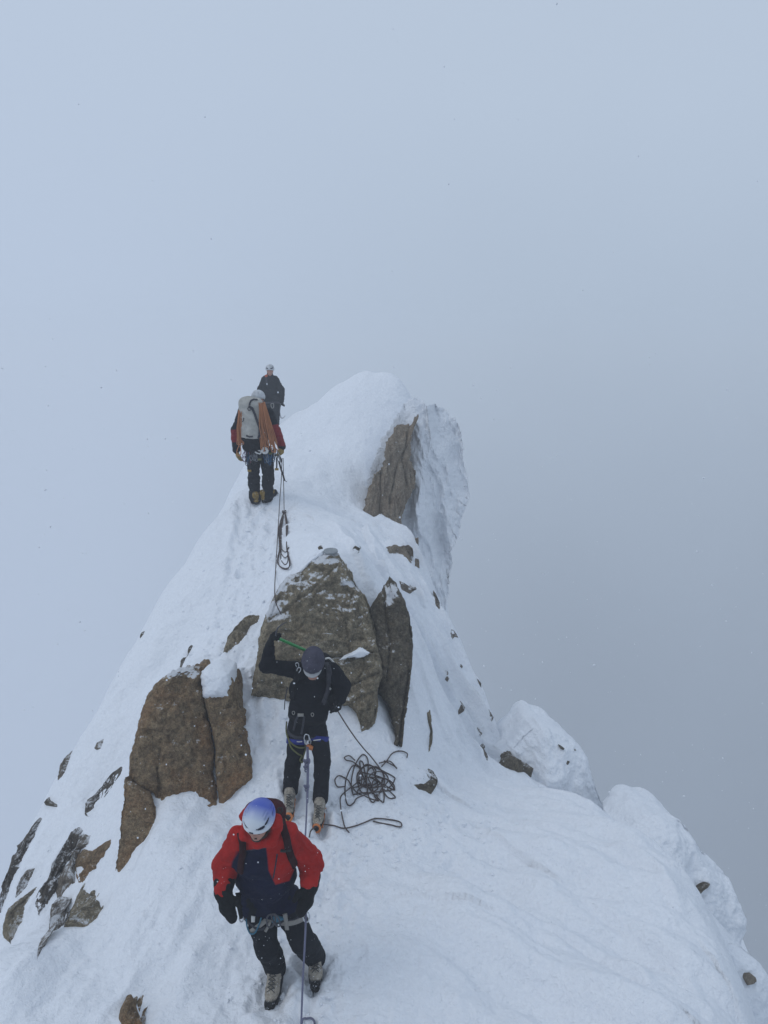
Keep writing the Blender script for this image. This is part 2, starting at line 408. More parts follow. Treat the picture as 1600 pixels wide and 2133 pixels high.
WCTRL = [(3.15,4.2,-6.6),(3.6,5.6,-7.0),(4.0,7.0,-7.1),(3.7,8.4,-7.4),(3.0,9.5,-8.0),(2.6,10.5,-8.4),(2.4,12,-9.2),(2.3,13.5,-11),(2.4,15,-13),
 (6,3,-11),(6.5,7,-12),(6,11,-16),(6,16,-20),(14,8,-28),(14,20,-36),(25,0,-40),(25,40,-50),(3.0,2.8,-6.5),(5,0,-8),
 (-4.7,9.2,-7.0),(-5.2,8.0,-7.8),(-5.0,6.3,-7.8),(-4.8,4.5,-6.8),(-4.3,10.4,-6.0),(-3.9,11.4,-5.0),(-3.6,12.6,-4.4),(-3.7,14,-4.4),(-4.0,16,-4.8),(-4.3,18,-4.8),(-4.6,20.5,-4.8),(-4.6,24,-5.5),
 (-8,5,-14),(-8,9,-14),(-7,13,-12),(-7.5,18,-12),(-8,24,-13),(-14,10,-26),(-16,20,-26),(-30,12,-44),(-45,0,-60),(-45,30,-60),(-18,34,-30),
 (-6,34,-14),(-20,50,-40),(-5,50,-24),(10,50,-36),(-45,60,-60),(2,24,-12),(-1,22,-2.6),(-2.8,24,-3.0),(2.0,19,-9),(3.4,17,-18),(5,24,-30),
 (0,0.5,-2.1),(0,2.6,-4.2),(-2,2.6,-4.3),(2,2.6,-4.7),(0,-3,-2.5),(-6,-4,-7),(6,-5,-8),(-4,0.5,-5)]
_pts = [tuple(P(a, b, c)) for a, b, c in CTRL] + WCTRL
def _foot(outline, yf, k=4, thr=0.72, drop=0.0):
    a = np.array(outline); lo = a[:,1].min(); hi = a[:,1].max()
    s = a[a[:,1] > lo + thr*(hi-lo)]
    for q in s[::max(1, len(s)//k)]:
        p = P(q[0], q[1], float(yf(q[0], q[1]))); _pts.append((p[0], p[1], p[2]+drop))
_foot(BIG, BIG_Y, 8, 0.78); _foot(SLAB, SLAB_Y, 4, 0.9); _foot(WARM, WARM_Y, 8, 0.8); _foot(WARMB, WARMB_Y, 5, 0.6); _foot(LOWS, LOWS_Y, 5, 0.5)
for nm, ol, y0, mk_, lb in SMALL:
    a = np.array(ol)
    p = P(a[:,0].mean(), a[:,1].mean(), y0); _pts.append(tuple(p))
_q = np.array(_pts)
# merge control points closer than 12 cm
keep = []
for i in range(len(_q)):
    if all(math.hypot(_q[i,0]-_q[j,0], _q[i,1]-_q[j,1]) > 0.16 for j in keep): keep.append(i)
_q = _q[keep]
RC2 = 0.30**2
def _phi(dx, dy): return np.sqrt(dx*dx + dy*dy + RC2)
_A = _phi(_q[:,0][:,None]-_q[:,0][None], _q[:,1][:,None]-_q[:,1][None])
_n = len(_q)
_A = _A - np.eye(_n)*0.10
_S = np.zeros((_n+3, _n+3)); _S[:_n,:_n] = _A
_S[:_n,_n] = 1; _S[:_n,_n+1] = _q[:,0]; _S[:_n,_n+2] = _q[:,1]; _S[_n:,:_n] = _S[:_n,_n:].T
_w = np.linalg.solve(_S, np.concatenate([_q[:,2], [0,0,0]]))
def Hbase(x, y):
    x = np.asarray(x, float); y = np.asarray(y, float)
    sh = x.shape; x = x.ravel(); y = y.ravel()
    r = _w[_n] + _w[_n+1]*x + _w[_n+2]*y
    for i in range(_n):
        r = r + _w[i]*_phi(x-_q[i,0], y-_q[i,1])
    return r.reshape(sh)
def seg_dist(x, y, pts):
    """distance to a polyline and side (+ on its left)"""
    best = np.full(x.shape, 1e9); side = np.zeros(x.shape)
    for (ax, ay), (bx, by) in zip(pts[:-1], pts[1:]):
        dx, dy = bx-ax, by-ay
        t = np.clip(((x-ax)*dx+(y-ay)*dy)/(dx*dx+dy*dy), 0, 1)
        d = np.hypot(x-ax-t*dx, y-ay-t*dy)
        s = np.sign(dx*(y-ay)-dy*(x-ax))
        m = d < best; best = np.where(m, d, best); side = np.where(m, s, side)
    return best, side
def wp(l): return [tuple(P(a, b, c)[:2]) for a, b, c in l]
TRACK = wp([(560,1050,12.3),(545,1120,11.1),(520,1200,10.2),(495,1300,9.3),(480,1390,8.6),(560,1500,7.9),(620,1620,7.4),(640,1700,7.0),(640,1850,6.0),(600,1990,5.4),(590,2085,5.0)]) + [(-.6,4.2),(-.5,3)]
TR_EDGE = wp([(490,1030,12.9),(486,1080,11.9),(475,1160,11.0),(455,1250,10.0),(442,1330,9.3),(430,1400,8.7)])
LIPS = [(wp([(660,1090,11.2),(700,1135,10.4),(740,1200,9.7),(775,1270,9.3)]), 0.16, 0.22),
        (wp([(745,1102,12.0),(770,1140,11.2),(800,1200,10.4),(815,1240,10.0)]), 0.18, 0.25),
        (wp([(800,1105,12.4),(830,1150,11.8),(860,1200,11.3),(900,1270,10.9),(930,1330,10.7)]), 0.15, 0.3),
        (wp([(1055,1915,5.85),(1135,1960,5.75),(1180,1983,5.65),(1240,2023,5.5),(1270,2050,5.35),(1337,2102,5.05),(1383,2133,4.9)]), 0.14, 0.45),
        (wp([(1187,1862,6.3),(1262,1911,6.0),(1337,1986,5.6),(1412,2050,5.3),(1480,2110,5.0)]), 0.12, 0.5),
        (wp([(1010,1700,7.6),(1120,1730,7.3),(1250,1800,6.9),(1360,1890,6.3),(1440,1980,5.7)]), 0.11, 0.5),
        (wp([(330,2050,5.15),(420,1880,5.9),(450,1800,6.3)]), 0.06, 0.3),
        (wp([(470,2060,5.1),(490,2000,5.4),(505,1960,5.55)]), 0.08, 0.25)]
_rs = np.random.RandomState(3)
DENTS = []
_tr = np.array(TRACK)
for k in range(90):
    i = _rs.randint(len(_tr)-1); t = _rs.rand()
    p = _tr[i]*(1-t)+_tr[i+1]*t + _rs.normal(0, [0.28, 0.2])
    DENTS.append((p[0], p[1], _rs.uniform(0.05, 0.13), _rs.uniform(0.012, 0.04), _rs.uniform(0, 3.14)))
for k in range(30):
    p = (_rs.uniform(-.6, 1.1), _rs.uniform(6.2, 8.0)); DENTS.append((p[0], p[1], _rs.uniform(0.04, 0.10), _rs.uniform(0.01, 0.035), _rs.uniform(0, 3.14)))
for a_, b_, c_ in ((577,2052,5.1),(659,2028,5.25),(606,1674,7.1),(670,1692,7.0),(532,1048,12.3),(557,1046,12.3)):
    q_ = P(a_, b_, c_); DENTS.append((q_[0], q_[1]-.05, .16, .05, 1.5))
_al = 0.0; _side = 1
for a_, b_ in zip(_tr[:-1], _tr[1:]):            # boot holes, left and right in turn
    L_ = float(np.hypot(*(b_-a_))); u_ = (b_-a_)/L_
    while _al < L_:
        q_ = a_+u_*_al+np.array([-u_[1], u_[0]])*.13*_side+_rs.normal(0, .03, 2)
        DENTS.append((q_[0], q_[1], .13, _rs.uniform(.035, .07), math.atan2(u_[1], u_[0])+_rs.normal(0, .2)))
        _al += _rs.uniform(.30, .42); _side = -_side
    _al -= L_
def Hdet(x, y, h):
    d_tr, _ = seg_dist(x, y, TRACK)
    m_tr = 1 - smooth(0.15, 0.75, d_tr)
    near = 1 - smooth(14, 30, y)
    # walking trench with a sharp lip on its left
    de, se = seg_dist(x, y, TR_EDGE)
    inside = np.where(se > 0, 1.0, 0.0)   # right of the edge is the path (edge drawn towards the viewer: left side = +x)
    yy = smooth(8.2, 9.0, y)*(1-smooth(12.3, 12.8, y))
    sd = np.where(se > 0, de, -de) + 0.07*fbm(x*2.3, y*2.3, oct=3, seed=90)
    h = h - yy*0.13*smooth(-0.04, 0.10, sd)*(1-smooth(0.5, 1.1, sd))*(0.7+0.5*vnoise(x*1.1, y*1.1, seed=91))
    # broad undulation, drifts
    h = h + 0.10*fbm(x*0.9, y*0.7, oct=3, seed=2)*(0.4+0.6*smooth(0.6, 1.5, d_tr)) + 0.5*fbm(x*.12, y*.12, oct=3, seed=5)*smooth(16, 28, y)
    h = h + 0.020*fbm(x*3.1, y*2.7, oct=3, seed=9)
    h = h + 0.006*fbm(x*14, y*12, oct=3, seed=12)*near
    # trampled snow
    h = h + m_tr*(0.040*fbm(x*7, y*6, oct=4, seed=21) + 0.010*fbm(x*25, y*22, oct=2, seed=25))
    # wind ridges on the right shoulder
    u = 0.90*x - 0.43*y; v = 0.43*x + 0.90*y
    mw = smooth(-0.2, 0.8, x)*(1-smooth(8.6, 9.4, y))*smooth(0.2, 1.0, d_tr)
    v2 = v + 0.25*np.sin(u*0.9+0.6)
    h = h + mw*(0.19*fbm(u*0.33, v2*1.5, oct=2, seed=31) + 0.075*fbm(u*0.8, v2*3.6, oct=3, seed=33) + 0.006*fbm(u*2.6, v2*9, oct=3, seed=35))
    # the same wind on the left snow
    ml = (1-smooth(-1.6, -1.0, x))*(1-smooth(7.0, 8.0, y))
    h = h + ml*(0.06*fbm((0.3*x+0.95*y)*.7, (x*.95-.3*y)*3.0, oct=3, seed=41) )
    # fluted steep face on the right, ribs running down to the right
    mf = smooth(-0.6, 0.1, x)*(1-smooth(3.0, 3.6, x))*smooth(8.6, 9.2, y)*(1-smooth(13.2, 14.2, y))
    u = 0.72*x - 0.69*y; v = 0.69*x + 0.72*y
    rib = 1-np.sqrt(vnoise(u*0.5+4, v*2.6, seed=51)**2+.012)
    h = h + mf*(0.34*(rib**2-0.5) + 0.10*fbm(u*1.1, v*5, oct=3, seed=53) + 0.05*fbm(u*3, v*10, oct=3, seed=54))
    # left flank ribs running down the fall line
    mg = (1-smooth(-2.6, -2.2, x))*smooth(7.5, 8.2, y)
    h = h + mg*near*(0.10*fbm((x+.5*y)*.5, (y-.5*x)*1.6, oct=3, seed=61))*(1-.6*smooth(9, 12, y))
    lip_n = 0.06*fbm(x*1.6, y*1.6, oct=3, seed=95)
    for pts, A, w in LIPS:
        d, s = seg_dist(x, y, pts)
        env = smooth(0, 0.5, np.hypot(x-pts[0][0], y-pts[0][1]))*smooth(0, 0.4, np.hypot(x-pts[-1][0], y-pts[-1][1]))
        sd = np.where(s > 0, d, -d) + lip_n
        h = h + A*env*np.exp(-np.maximum(sd, 0)/w)*smooth(-0.06, 0.05, sd)
    for cx, cy, r, dp, an in DENTS:
        m = (np.abs(x-cx) < 3.2*r) & (np.abs(y-cy) < 3.2*r)
        if not m.any(): continue
        X, Y = x[m]-cx, y[m]-cy
        a, b = X*math.cos(an)+Y*math.sin(an), -X*math.sin(an)+Y*math.cos(an)
        q = (a/r)**2 + (b/(r*0.55))**2
        h[m] += -dp*np.exp(-q*1.2) + 0.35*dp*np.exp(-(np.sqrt(q)-1.7)**2*4)
    return h
def H(x, y):
    x = np.atleast_1d(np.asarray(x, float)); y = np.atleast_1d(np.asarray(y, float))
    return Hdet(x, y, Hbase(x, y))
def hz(x, y): return float(H(x, y)[0])

def spaced(segs):
    out = [segs[0][0]]
    for a, b, s in segs:
        n = max(1, int(round((b-a)/s))); out += list(a + (b-a)*np.arange(1, n+1)/n)
    return np.array(out)
gx = spaced([(-60,-20,1.6),(-20,-8,.4),(-8,-4.6,.07),(-4.6,3.9,.018),(3.9,6,.12),(6,30,1.2)])
gy = spaced([(-8,3.6,.25),(3.6,12.6,.018),(12.6,14,.03),(14,21,.07),(21,34,.25),(34,70,1.2)])
X, Y = np.meshgrid(gx, gy, indexing='ij')
HB = Hbase(X, Y)
Z = Hdet(X.ravel().copy(), Y.ravel().copy(), HB.ravel().copy()).reshape(X.shape)
_nx, _ny = X.shape
_i = np.arange(_nx*_ny).reshape(_nx, _ny)
F = np.stack([_i[:-1,:-1], _i[1:,:-1], _i[1:,1:], _i[:-1,1:]], -1).reshape(-1, 4)
ground = mk('snow_ground', np.stack([X, Y, Z], -1).reshape(-1, 3), F, M_SNOW, origin=(0, 0, 0))
tag(ground, 'wind packed white snow ridge falling away on both sides', kind='structure')
def on_snow(px, py, lo=4.0, hi=40.0):
    """where a sight line meets the snow"""
    d = ray(px, py); d = d/d[1]
    ys = np.linspace(lo, hi, 1400)
    g = np.interp
    zs = ys*d[2]; hs = sample_h(ys*d[0], ys)
    b = np.where(zs < hs)[0]
    if len(b) == 0: return None
    i = b[0]
    y = ys[i] if i == 0 else ys[i-1] + (ys[i]-ys[i-1])*((zs[i-1]-hs[i-1])/((zs[i-1]-hs[i-1])-(zs[i]-hs[i])+1e-9))
    return np.array([d[0]*y, y, float(sample_h(np.array([d[0]*y]), np.array([y]))[0])])
def sample_h(x, y):
    x = np.asarray(x, float); y = np.asarray(y, float)
    i = np.clip(np.searchsorted(gx, x)-1, 0, _nx-2); j = np.clip(np.searchsorted(gy, y)-1, 0, _ny-2)
    a = np.clip((x-gx[i])/(gx[i+1]-gx[i]), 0, 1); b = np.clip((y-gy[j])/(gy[j+1]-gy[j]), 0, 1)
    return Z[i,j]*(1-a)*(1-b)+Z[i+1,j]*a*(1-b)+Z[i,j+1]*(1-a)*b+Z[i+1,j+1]*a*b

# ---------------------------------------------------------------- rocks: traced front, real depth
def on_snow_y(px, py):
    p = on_snow(px, py); return None if p is None else p[1]
def fit_plane(ol, y0, dy):
    a = resample(ol, 24); c = a.mean(0)
    a = np.concatenate([a, c+(a-c)*.5, [c]])
    r = [(q[0], q[1], on_snow_y(*q)) for q in a]
    r = np.array([q for q in r if q[2] is not None and abs(q[2]-y0) < 1.6])
    if len(r) < 8: return plane(y0, c[0], c[1], 0.0, -0.3)
    M = np.stack([np.ones(len(r)), (r[:,0]-c[0])/100, (r[:,1]-c[1])/100], -1)
    w = np.linalg.solve(M.T@M + np.diag([0, .02, .02]), M.T@r[:,2] + np.array([0, 0, .02*-.3]))
    res = r[:,2]-M@w
    return lambda px, py: w[0]+np.percentile(res, 12)-dy + w[1]*(np.asarray(px)-c[0])/100 + w[2]*(np.asarray(py)-c[1])/100
def drape_f(ol, y0):
    """distance of the snow along each sight line, so that a rock patch sits in the surface"""
    a = resample(ol, 20); c = a.mean(0); r = [(q[0], q[1], on_snow_y(*q)) for q in np.concatenate([a, c+(a-c)*.5, [c]])]
    ok = [q[2] for q in r if q[2] is not None and abs(q[2]-y0) < 2.5]
    med = float(np.median(ok)) if ok else y0
    sz = max(np.ptp(np.array(ol)[:,0]), np.ptp(np.array(ol)[:,1]))*med/1600
    lo, hi = med-max(.25, 1.2*sz), med+max(.25, 1.2*sz)
    ys = np.linspace(lo, hi, 160)
    def f(px, py):
        px = np.atleast_1d(np.asarray(px, float)); py = np.atleast_1d(np.asarray(py, float))
        V = (1066.5-py)/FPX; dx = (px-800)/FPX/(CP+SP*V); dz = (-SP+CP*V)/(CP+SP*V)
        Yg = np.broadcast_to(ys, (len(px), len(ys)))
        below = dz[:, None]*Yg < sample_h(dx[:, None]*Yg, Yg)
        i = np.where(below.any(1), below.argmax(1), -1)
        out = np.where(i >= 0, ys[i], np.nan)
        m = np.nanmean(out) if np.isfinite(out).any() else med
        out = np.where(np.isnan(out), np.nanmax(out) if np.isfinite(out).any() else med, out)
        return out if len(out) > 1 else float(out[0])
    return f
def resample(ol, n):
    a = np.array(ol + [ol[0]], float)
    s = np.concatenate([[0], np.cumsum(np.hypot(*np.diff(a, axis=0).T))])
    t = np.linspace(0, s[-1], n, endpoint=False)
    return np.stack([np.interp(t, s, a[:,0]), np.interp(t, s, a[:,1])], -1)
def kernel_center(ol):
    """a point that sees the whole outline as well as possible"""
    a = np.array(ol, float); n = len(a)
    lo, hi = a.min(0), a.max(0); best = None
    b = np.roll(a, -1, 0); e = b-a; L = np.hypot(e[:,0], e[:,1])+1e-9
    area = np.sum(a[:,0]*b[:,1]-b[:,0]*a[:,1]); sg = 1 if area > 0 else -1
    for cx in np.linspace(lo[0], hi[0], 25):
        for cy in np.linspace(lo[1], hi[1], 25):
            d = sg*(e[:,0]*(cy-a[:,1])-e[:,1]*(cx-a[:,0]))/L
            m = d.min() + 0.02*np.minimum(d, 20).mean()
            if best is None or m > best[0]: best = (m, cx, cy)
    return np.array(best[1:])
def img(V):
    d = V[:,1]*CP - V[:,2]*SP; v = V[:,1]*SP + V[:,2]*CP
    return 800+FPX*V[:,0]/d, 1066.5-FPX*v/d
def rock_verts(ol, yf, thick, bulge, rough=0.02, nb=None, rings=None, seed=1, round_=6, edge_noise=1.0, backshift=(0,0,0), stretch=(1,1,1), facet=0.0, drape=False, crease=None, fine=0.35, side_k=1.2):
    a = np.array(ol, float)
    size = max(np.ptp(a[:,0]), np.ptp(a[:,1]))
    nb = nb or int(np.clip(size*2.2, 60, 420)); rings = rings or int(np.clip(size/3.0, 10, 70))
    if drape: nb, rings = min(nb, 140), min(rings, 16)
    c = kernel_center(ol)
    B = resample(ol, nb)
    th = np.arange(nb)
    B0 = B.copy(); per = np.hypot(*np.diff(np.concatenate([B, B[:1]]), axis=0).T).sum(); al = th/nb*2*np.pi; rr = per/(2*np.pi)/9.0
    ca, sa = np.cos(al)*rr, np.sin(al)*rr
    B = B + edge_noise*np.stack([fbm(ca, sa, oct=3, seed=seed, gain=.6), fbm(ca, sa+50, oct=3, seed=seed+3, gain=.6)], -1)*min(1.5, size/50)
    B0 = (np.roll(B0, 2, 0)+np.roll(B0, 1, 0)+B0+np.roll(B0, -1, 0)+np.roll(B0, -2, 0))/5
    vs = []; fr = []
    front_s = (np.arange(rings)/(rings-1.0))**0.8
    for s in front_s[1:]:
        q = c + (B0-c)*s + (B-B0)*s**5
        vs.append((P4(q[:,0], q[:,1], yf(q[:,0], q[:,1])), np.sqrt(np.clip(1-s**round_, 0, 1)) - (0.35+0.008/max(bulge, .01) if drape else 0)*s**6))
    ctr = P(c[0], c[1], float(yf(c[0], c[1])))
    edge = vs[-1][0]
    edge_s = P4(B0[:,0], B0[:,1], yf(B0[:,0], B0[:,1]))
    nrm = np.cross(edge[nb//3]-edge[0], edge[2*nb//3]-edge[0]); nrm /= np.linalg.norm(nrm)
    if np.dot(nrm, -ctr) < 0: nrm = -nrm
    pts = [(ctr + nrm*bulge)[None]]
    for p, g in vs: pts.append(p + nrm*bulge*(g if np.isscalar(g) else g))
    bk = np.array([0, 1, -0.15]); bk = bk/np.linalg.norm(bk)
    kb = 7
    nside = max(4, int(rings*0.5))
    for i in range(1, nside+1):
        t = i/nside
        sc = 1.0 - 0.10*t**1.5 - 0.18*(t**4)
        e_ = edge_s + (edge-edge_s)*max(0, 1-t*5)
        q = ctr + (e_-ctr)*sc + bk*thick*t + np.array(backshift)*t
        pts.append(q)
    last = pts[-1]
    for sc in (0.8, 0.5): 
        m = last.mean(0); pts.append(m + (last-m)*sc + bk*thick*0.04)
    pts.append((last.mean(0)+bk*thick*0.05)[None])
    nr = len(pts)-2
    V = np.concatenate(pts)
    faces = []
    idx = lambda r, k: 1 + r*nb + (k % nb)
    k = np.arange(nb)
    quads = []
    for r in range(nr-1):
        quads.append(np.stack([idx(r, k), idx(r, k+1), idx(r+1, k+1), idx(r+1, k)], -1))
    quads = np.concatenate(quads)
    tris = [(0, int(idx(0, i+1)), int(idx(0, i))) for i in range(nb)]
    lastv = len(V)-1
    tris2 = [(lastv, int(idx(nr-1, i)), int(idx(nr-1, i+1))) for i in range(nb)]
    faces = [tuple(q) for q in quads.tolist()] + tris + tris2
    # orientation check
    n0 = np.cross(V[faces[nb*2][1]]-V[faces[nb*2][0]], V[faces[nb*2][2]]-V[faces[nb*2][0]])
    if np.dot(n0, nrm) < 0: faces = [f[::-1] for f in faces]
    # roughness: along normal for the front, radial for the sides
    x, y, z = V[:,0]*stretch[0], V[:,1]*stretch[1], V[:,2]*stretch[2]
    n = fbm(x*2.2, y*2.2, z*2.2, 5, seed)*rough + fine*rough*fbm(x*12, y*12, z*12, 3, seed+8)
    if facet:
        n = n + facet*np.round(vnoise(x*1.7, y*1.7, z*1.7, seed+20)*2.2)/2.2
    frac = np.concatenate([[1.0]] + [np.full(nb, 1.0 if r < rings-6 else 0.5) for r in range(nr)] + [[1.0]])
    isfront = np.concatenate([[1.0]] + [np.full(nb, 1.0 if r < rings-1 else 0.0) for r in range(nr)] + [[0.0]])
    if crease:
        px, py = img(V)
        for pl, dp, w in crease:
            d, sd_ = seg_dist(px, py, pl)
            n = n - dp*np.exp(-(d/w)**2) - 0.5*dp*np.where(sd_ > 0, np.exp(-d/(8*w)), 0)
    V = V + nrm[None]*(n*frac*isfront)[:,None]
    side = V - (V@bk)[:,None]*bk; side = side-side[1:-1].mean(0); side /= (np.linalg.norm(side, axis=1)[:,None]+1e-9)
    ns = np.concatenate([[0.0]] + [np.full(nb, 0.0 if r < rings-1 else min(1, (r-rings+2)/5)) for r in range(nr)] + [[0.0]])
    V = V + side*((n-abs(rough)*.8)*(1-isfront)*ns*side_k)[:,None]
    return V, faces, nrm, ctr
M_BAND = rock_mat('banded_granite', (0.075, 0.065, 0.055), (0.16, 0.14, 0.115), (0.12, 0.09, 0.06), 0.8, 0.3)
MATS = {'banded': M_BAND, 'granite': M_GRANITE, 'dark': M_GRANITE_DARK, 'warm': M_GRANITE_WARM, 'face': M_GRANITE_FACE, 'rimed': M_GRANITE_RIMED, 'snow': M_SNOW, 'rime': M_RIME}
def rock(name, ol, yf, thick, bulge, mat, label, cat='rock', parent=None, group=None, frostf=None, **kw):
    V, Fc, nrm, ctr = rock_verts(ol, yf, thick, bulge, **kw)
    fr = np.zeros(len(V)) if frostf is None else frostf(V)
    if parent is None:
        o = mk(name, V, Fc, MATS[mat], attrs={'frost': fr}); tag(o, label, cat, group)
    else:
        o = mk(name, V, Fc, MATS[mat], parent=parent, attrs={'frost': fr})
    return o
def blob_f(lst):
    def f(V):
        px, py = img(V); r = np.zeros(len(V))
        for cx, cy, rx, ry, a in lst: r = r + a*np.exp(-(((px-cx)/rx)**2+((py-cy)/ry)**2))
        return r
    return f
big = rock('boulder', BIG, BIG_Y, 0.9, 0.14, 'granite', 'biggest grey brown boulder standing behind the climber in black', 'boulder', rough=0.09, seed=11, round_=5, facet=0.05,
     crease=[([(580,1380),(640,1372),(700,1366),(775,1358)], .05, 3), ([(745,1210),(720,1290),(730,1360)], .03, 4), ([(560,1290),(640,1240),(700,1180)], .03, 3), ([(640,1468),(700,1440),(792,1400)], .03, 3)],
     frostf=blob_f([(585,1235,22,40,.8),(562,1272,32,14,1.5),(640,1160,50,9,1.0),(722,1215,20,9,1.5),(690,1250,50,30,.35),(740,1270,40,25,.35),(680,1170,25,12,.6),(630,1200,60,20,.4)]))
def snowpad(ol, yf, parent, off=0.16, thick=0.12, seed=1, bulge=0.05):
    return rock('snow_patch', ol, lambda px, py: yf(px, py)-off, thick+off, bulge, 'snow', None, parent=parent, rough=0.02, seed=seed, round_=2, edge_noise=1.6)
snowpad(z5([(585,790),(640,765),(680,730),(710,712),(750,728),(770,750),(740,768),(700,772),(660,768),(630,778)]), BIG_Y, big, 0.17, 0.1, 3)
snowpad(z5([(350,262),(385,225),(420,190),(460,158),(500,130),(500,150),(470,178),(440,200),(400,232),(370,262)]), BIG_Y, big, 0.02, 0.5, 4)
slab = rock('rock_slab', SLAB, SLAB_Y, 0.7, 0.12, 'dark', 'tall pointed dark slab leaning beside the biggest boulder', 'rock slab', rough=0.07, seed=21, round_=4, facet=.04, crease=[([(852,1400),(845,1470),(832,1560)], .06, 4), ([(800,1240),(815,1330),(805,1420)], .03, 3)],
     frostf=blob_f([(814,1238,14,17,1.5),(805,1262,5,14,1.0)]))
warm = rock('boulder', WARM, WARM_Y, 0.75, 0.14, 'warm', 'rusty brown upright boulder left of the path', 'boulder', rough=0.09, seed=31, round_=5, facet=0.05, crease=[([(328,1600),(332,1640),(330,1690)], .04, 3), ([(300,1460),(340,1520),(330,1600)], .012, 4), ([(390,1400),(380,1480),(400,1560),(395,1680)], .010, 4)],
     frostf=blob_f([(375,1400,40,12,1.2)]))
warmb = rock('boulder', WARMB, WARMB_Y, 0.8, 0.10, 'warm', 'split off block with a snow cap right of the rusty boulder', 'boulder', rough=0.07, seed=33, round_=5, facet=0.05, crease=[([(500,1535),(470,1560),(450,1600)], .015, 4)])
snowpad(z6([(1200,150),(1215,118),(1290,120),(1365,145),(1378,190),(1380,250),(1365,300),(1310,298),(1240,310),(1208,290),(1200,220)]), WARMB_Y, warmb, 0.04, 0.6, 8, 0.10)
lows = rock('rock_slab', LOWS, LOWS_Y, 0.6, 0.10, 'warm', 'pointed grey slab below the rusty boulder', 'rock slab', rough=0.05, seed=41, round_=5, facet=0.02)
for k, (nm, ol, y0, mkey, lb) in enumerate(SMALL):
    a = np.array(ol); sz = max(np.ptp(a[:,0]), np.ptp(a[:,1]))*y0/1600
    wd = min(np.ptp(a[:,0]), np.ptp(a[:,1]))*y0/1600
    rock(nm, ol, drape_f(ol, y0), 0.25+0.3*sz, (0.09 if 'corner' in lb else 0.010)+0.08*wd, mkey, lb, nm.replace('_', ' '), group='rocks poking out of the snow', rough=0.02+0.06*wd, seed=100+k, round_=3, drape=True, edge_noise=1.4 if max(np.ptp(a[:,0]), np.ptp(a[:,1])) > 100 else .7)

# ---------------------------------------------------------------- rime tower and the snow domes on the right
TOWER = z4([(700,700),(760,560),(810,470),(855,400),(900,340),(935,290),(975,282),(1012,290),(1045,315),(1080,318),(1120,345),(1165,362),(1205,400),(1250,428),(1275,470),(1290,520),(1300,600),(1308,700),(1322,800),(1338,900),(1332,960),(1318,1020),(1296,1060),(1280,1120),(1272,1190),(1240,1250),(1225,1300),(1215,1400),(1198,1560),(1180,1700),(1050,1750),(950,1500),(850,1300),(760,1150),(640,1110),(600,1080),(640,900)])
TOWER_Y = plane(14.6, 880, 1050, 0.25, -0.30)
tower = rock('rime_tower', TOWER, TOWER_Y, 3.2, 0.0, 'rime', 'tall rock tower plastered with white rime on its right side', 'rock tower', rough=0.0, seed=51, round_=3, nb=520, rings=130, edge_noise=2.5)
me = tower.data
V = np.empty(len(me.vertices)*3, np.float32); me.vertices.foreach_get('co', V); V = V.reshape(-1, 3).astype(float)
W = V + ORG[tower]; px, py = img(W)
fl = smooth(842, 880, px)
n = fl*(0.16*(1-np.abs(vnoise(W[:,0]*3.5+.5*W[:,2], W[:,1]*1.5, W[:,2]*0.8, 71))*2) + 0.12*fbm(W[:,0]*4+.8*W[:,2], W[:,1]*3, W[:,2]*1.6, 3, 73) + 0.03*fbm(W[:,0]*14, W[:,1]*9, W[:,2]*8, 3, 75))
n = n + (1-fl)*0.03*fbm(W[:,0]*3, W[:,1]*3, W[:,2]*3, 3, 77)
V[:,1] -= n*1.0; V[:,0] -= 0.3*n; V[:,1] -= 0.25*fl*smooth(975, 860, px)
me.vertices.foreach_set('co', V.astype(np.float32).ravel()); me.update()
FACE = z4([(1000,392),(978,400),(965,440),(940,470),(905,455),(880,452),(850,480),(815,530),(785,580),(775,620),(772,700),(745,750),(715,790),(690,840),(660,880),(645,940),(630,1010),(605,1080),(592,1155),(640,1160),(720,1165),(800,1170),(870,1182),(900,1178),(880,1130),(888,1080),(905,1010),(935,950),(965,890),(985,830),(978,770),(960,750),(940,690),(938,600),(945,530),(970,460),(990,415)])
rock('rock_face', FACE, lambda px, py: TOWER_Y(px, py)-0.55, 0.8, 0.08, 'face', None, parent=tower, rough=0.06, seed=55, round_=4, edge_noise=2.0, facet=0.05, stretch=(2,1,.5), crease=[([(797,985),(795,1040),(790,1100)], .05, 2.5), ([(830,960),(815,1040),(812,1100)], .04, 2.5), ([(850,900),(838,960),(850,1010)], .04, 2.5)])

DOME_A = z7([(20,420),(60,370),(140,280),(225,198),(265,150),(300,134),(340,136),(362,162),(400,170),(450,185),(490,215),(530,250),(550,280),(575,350),(600,400),(622,450),(632,490),(650,540),(672,590),(720,670),(760,760),(600,900),(300,760),(60,560)])
DA_Y = plane(9.6, 1130, 1590, 0.15, -0.15)
dome = rock('snow_outcrop', DOME_A, DA_Y, 1.6, 0.45, 'snow', 'snow capped rock outcrop nearest the right skyline of the ridge', 'outcrop', rough=0.09, fine=.10, side_k=.5, seed=61, round_=2.2, edge_noise=1.0)
rock('rock_face', z7([(105,385),(140,355),(175,332),(205,345),(232,360),(242,388),(270,395),(297,402),(290,440),(270,480),(180,470),(108,440)]), lambda px, py: DA_Y(px, py)-0.47, 0.5, 0.05, 'dark', None, parent=dome, rough=0.04, seed=62, round_=3)
rock('rock_chip', z7([(438,276),(452,280),(468,290),(460,298),(446,292)]), lambda px, py: DA_Y(px, py)-0.36, 0.4, 0.03, 'dark', None, parent=dome, rough=0.01, seed=63)
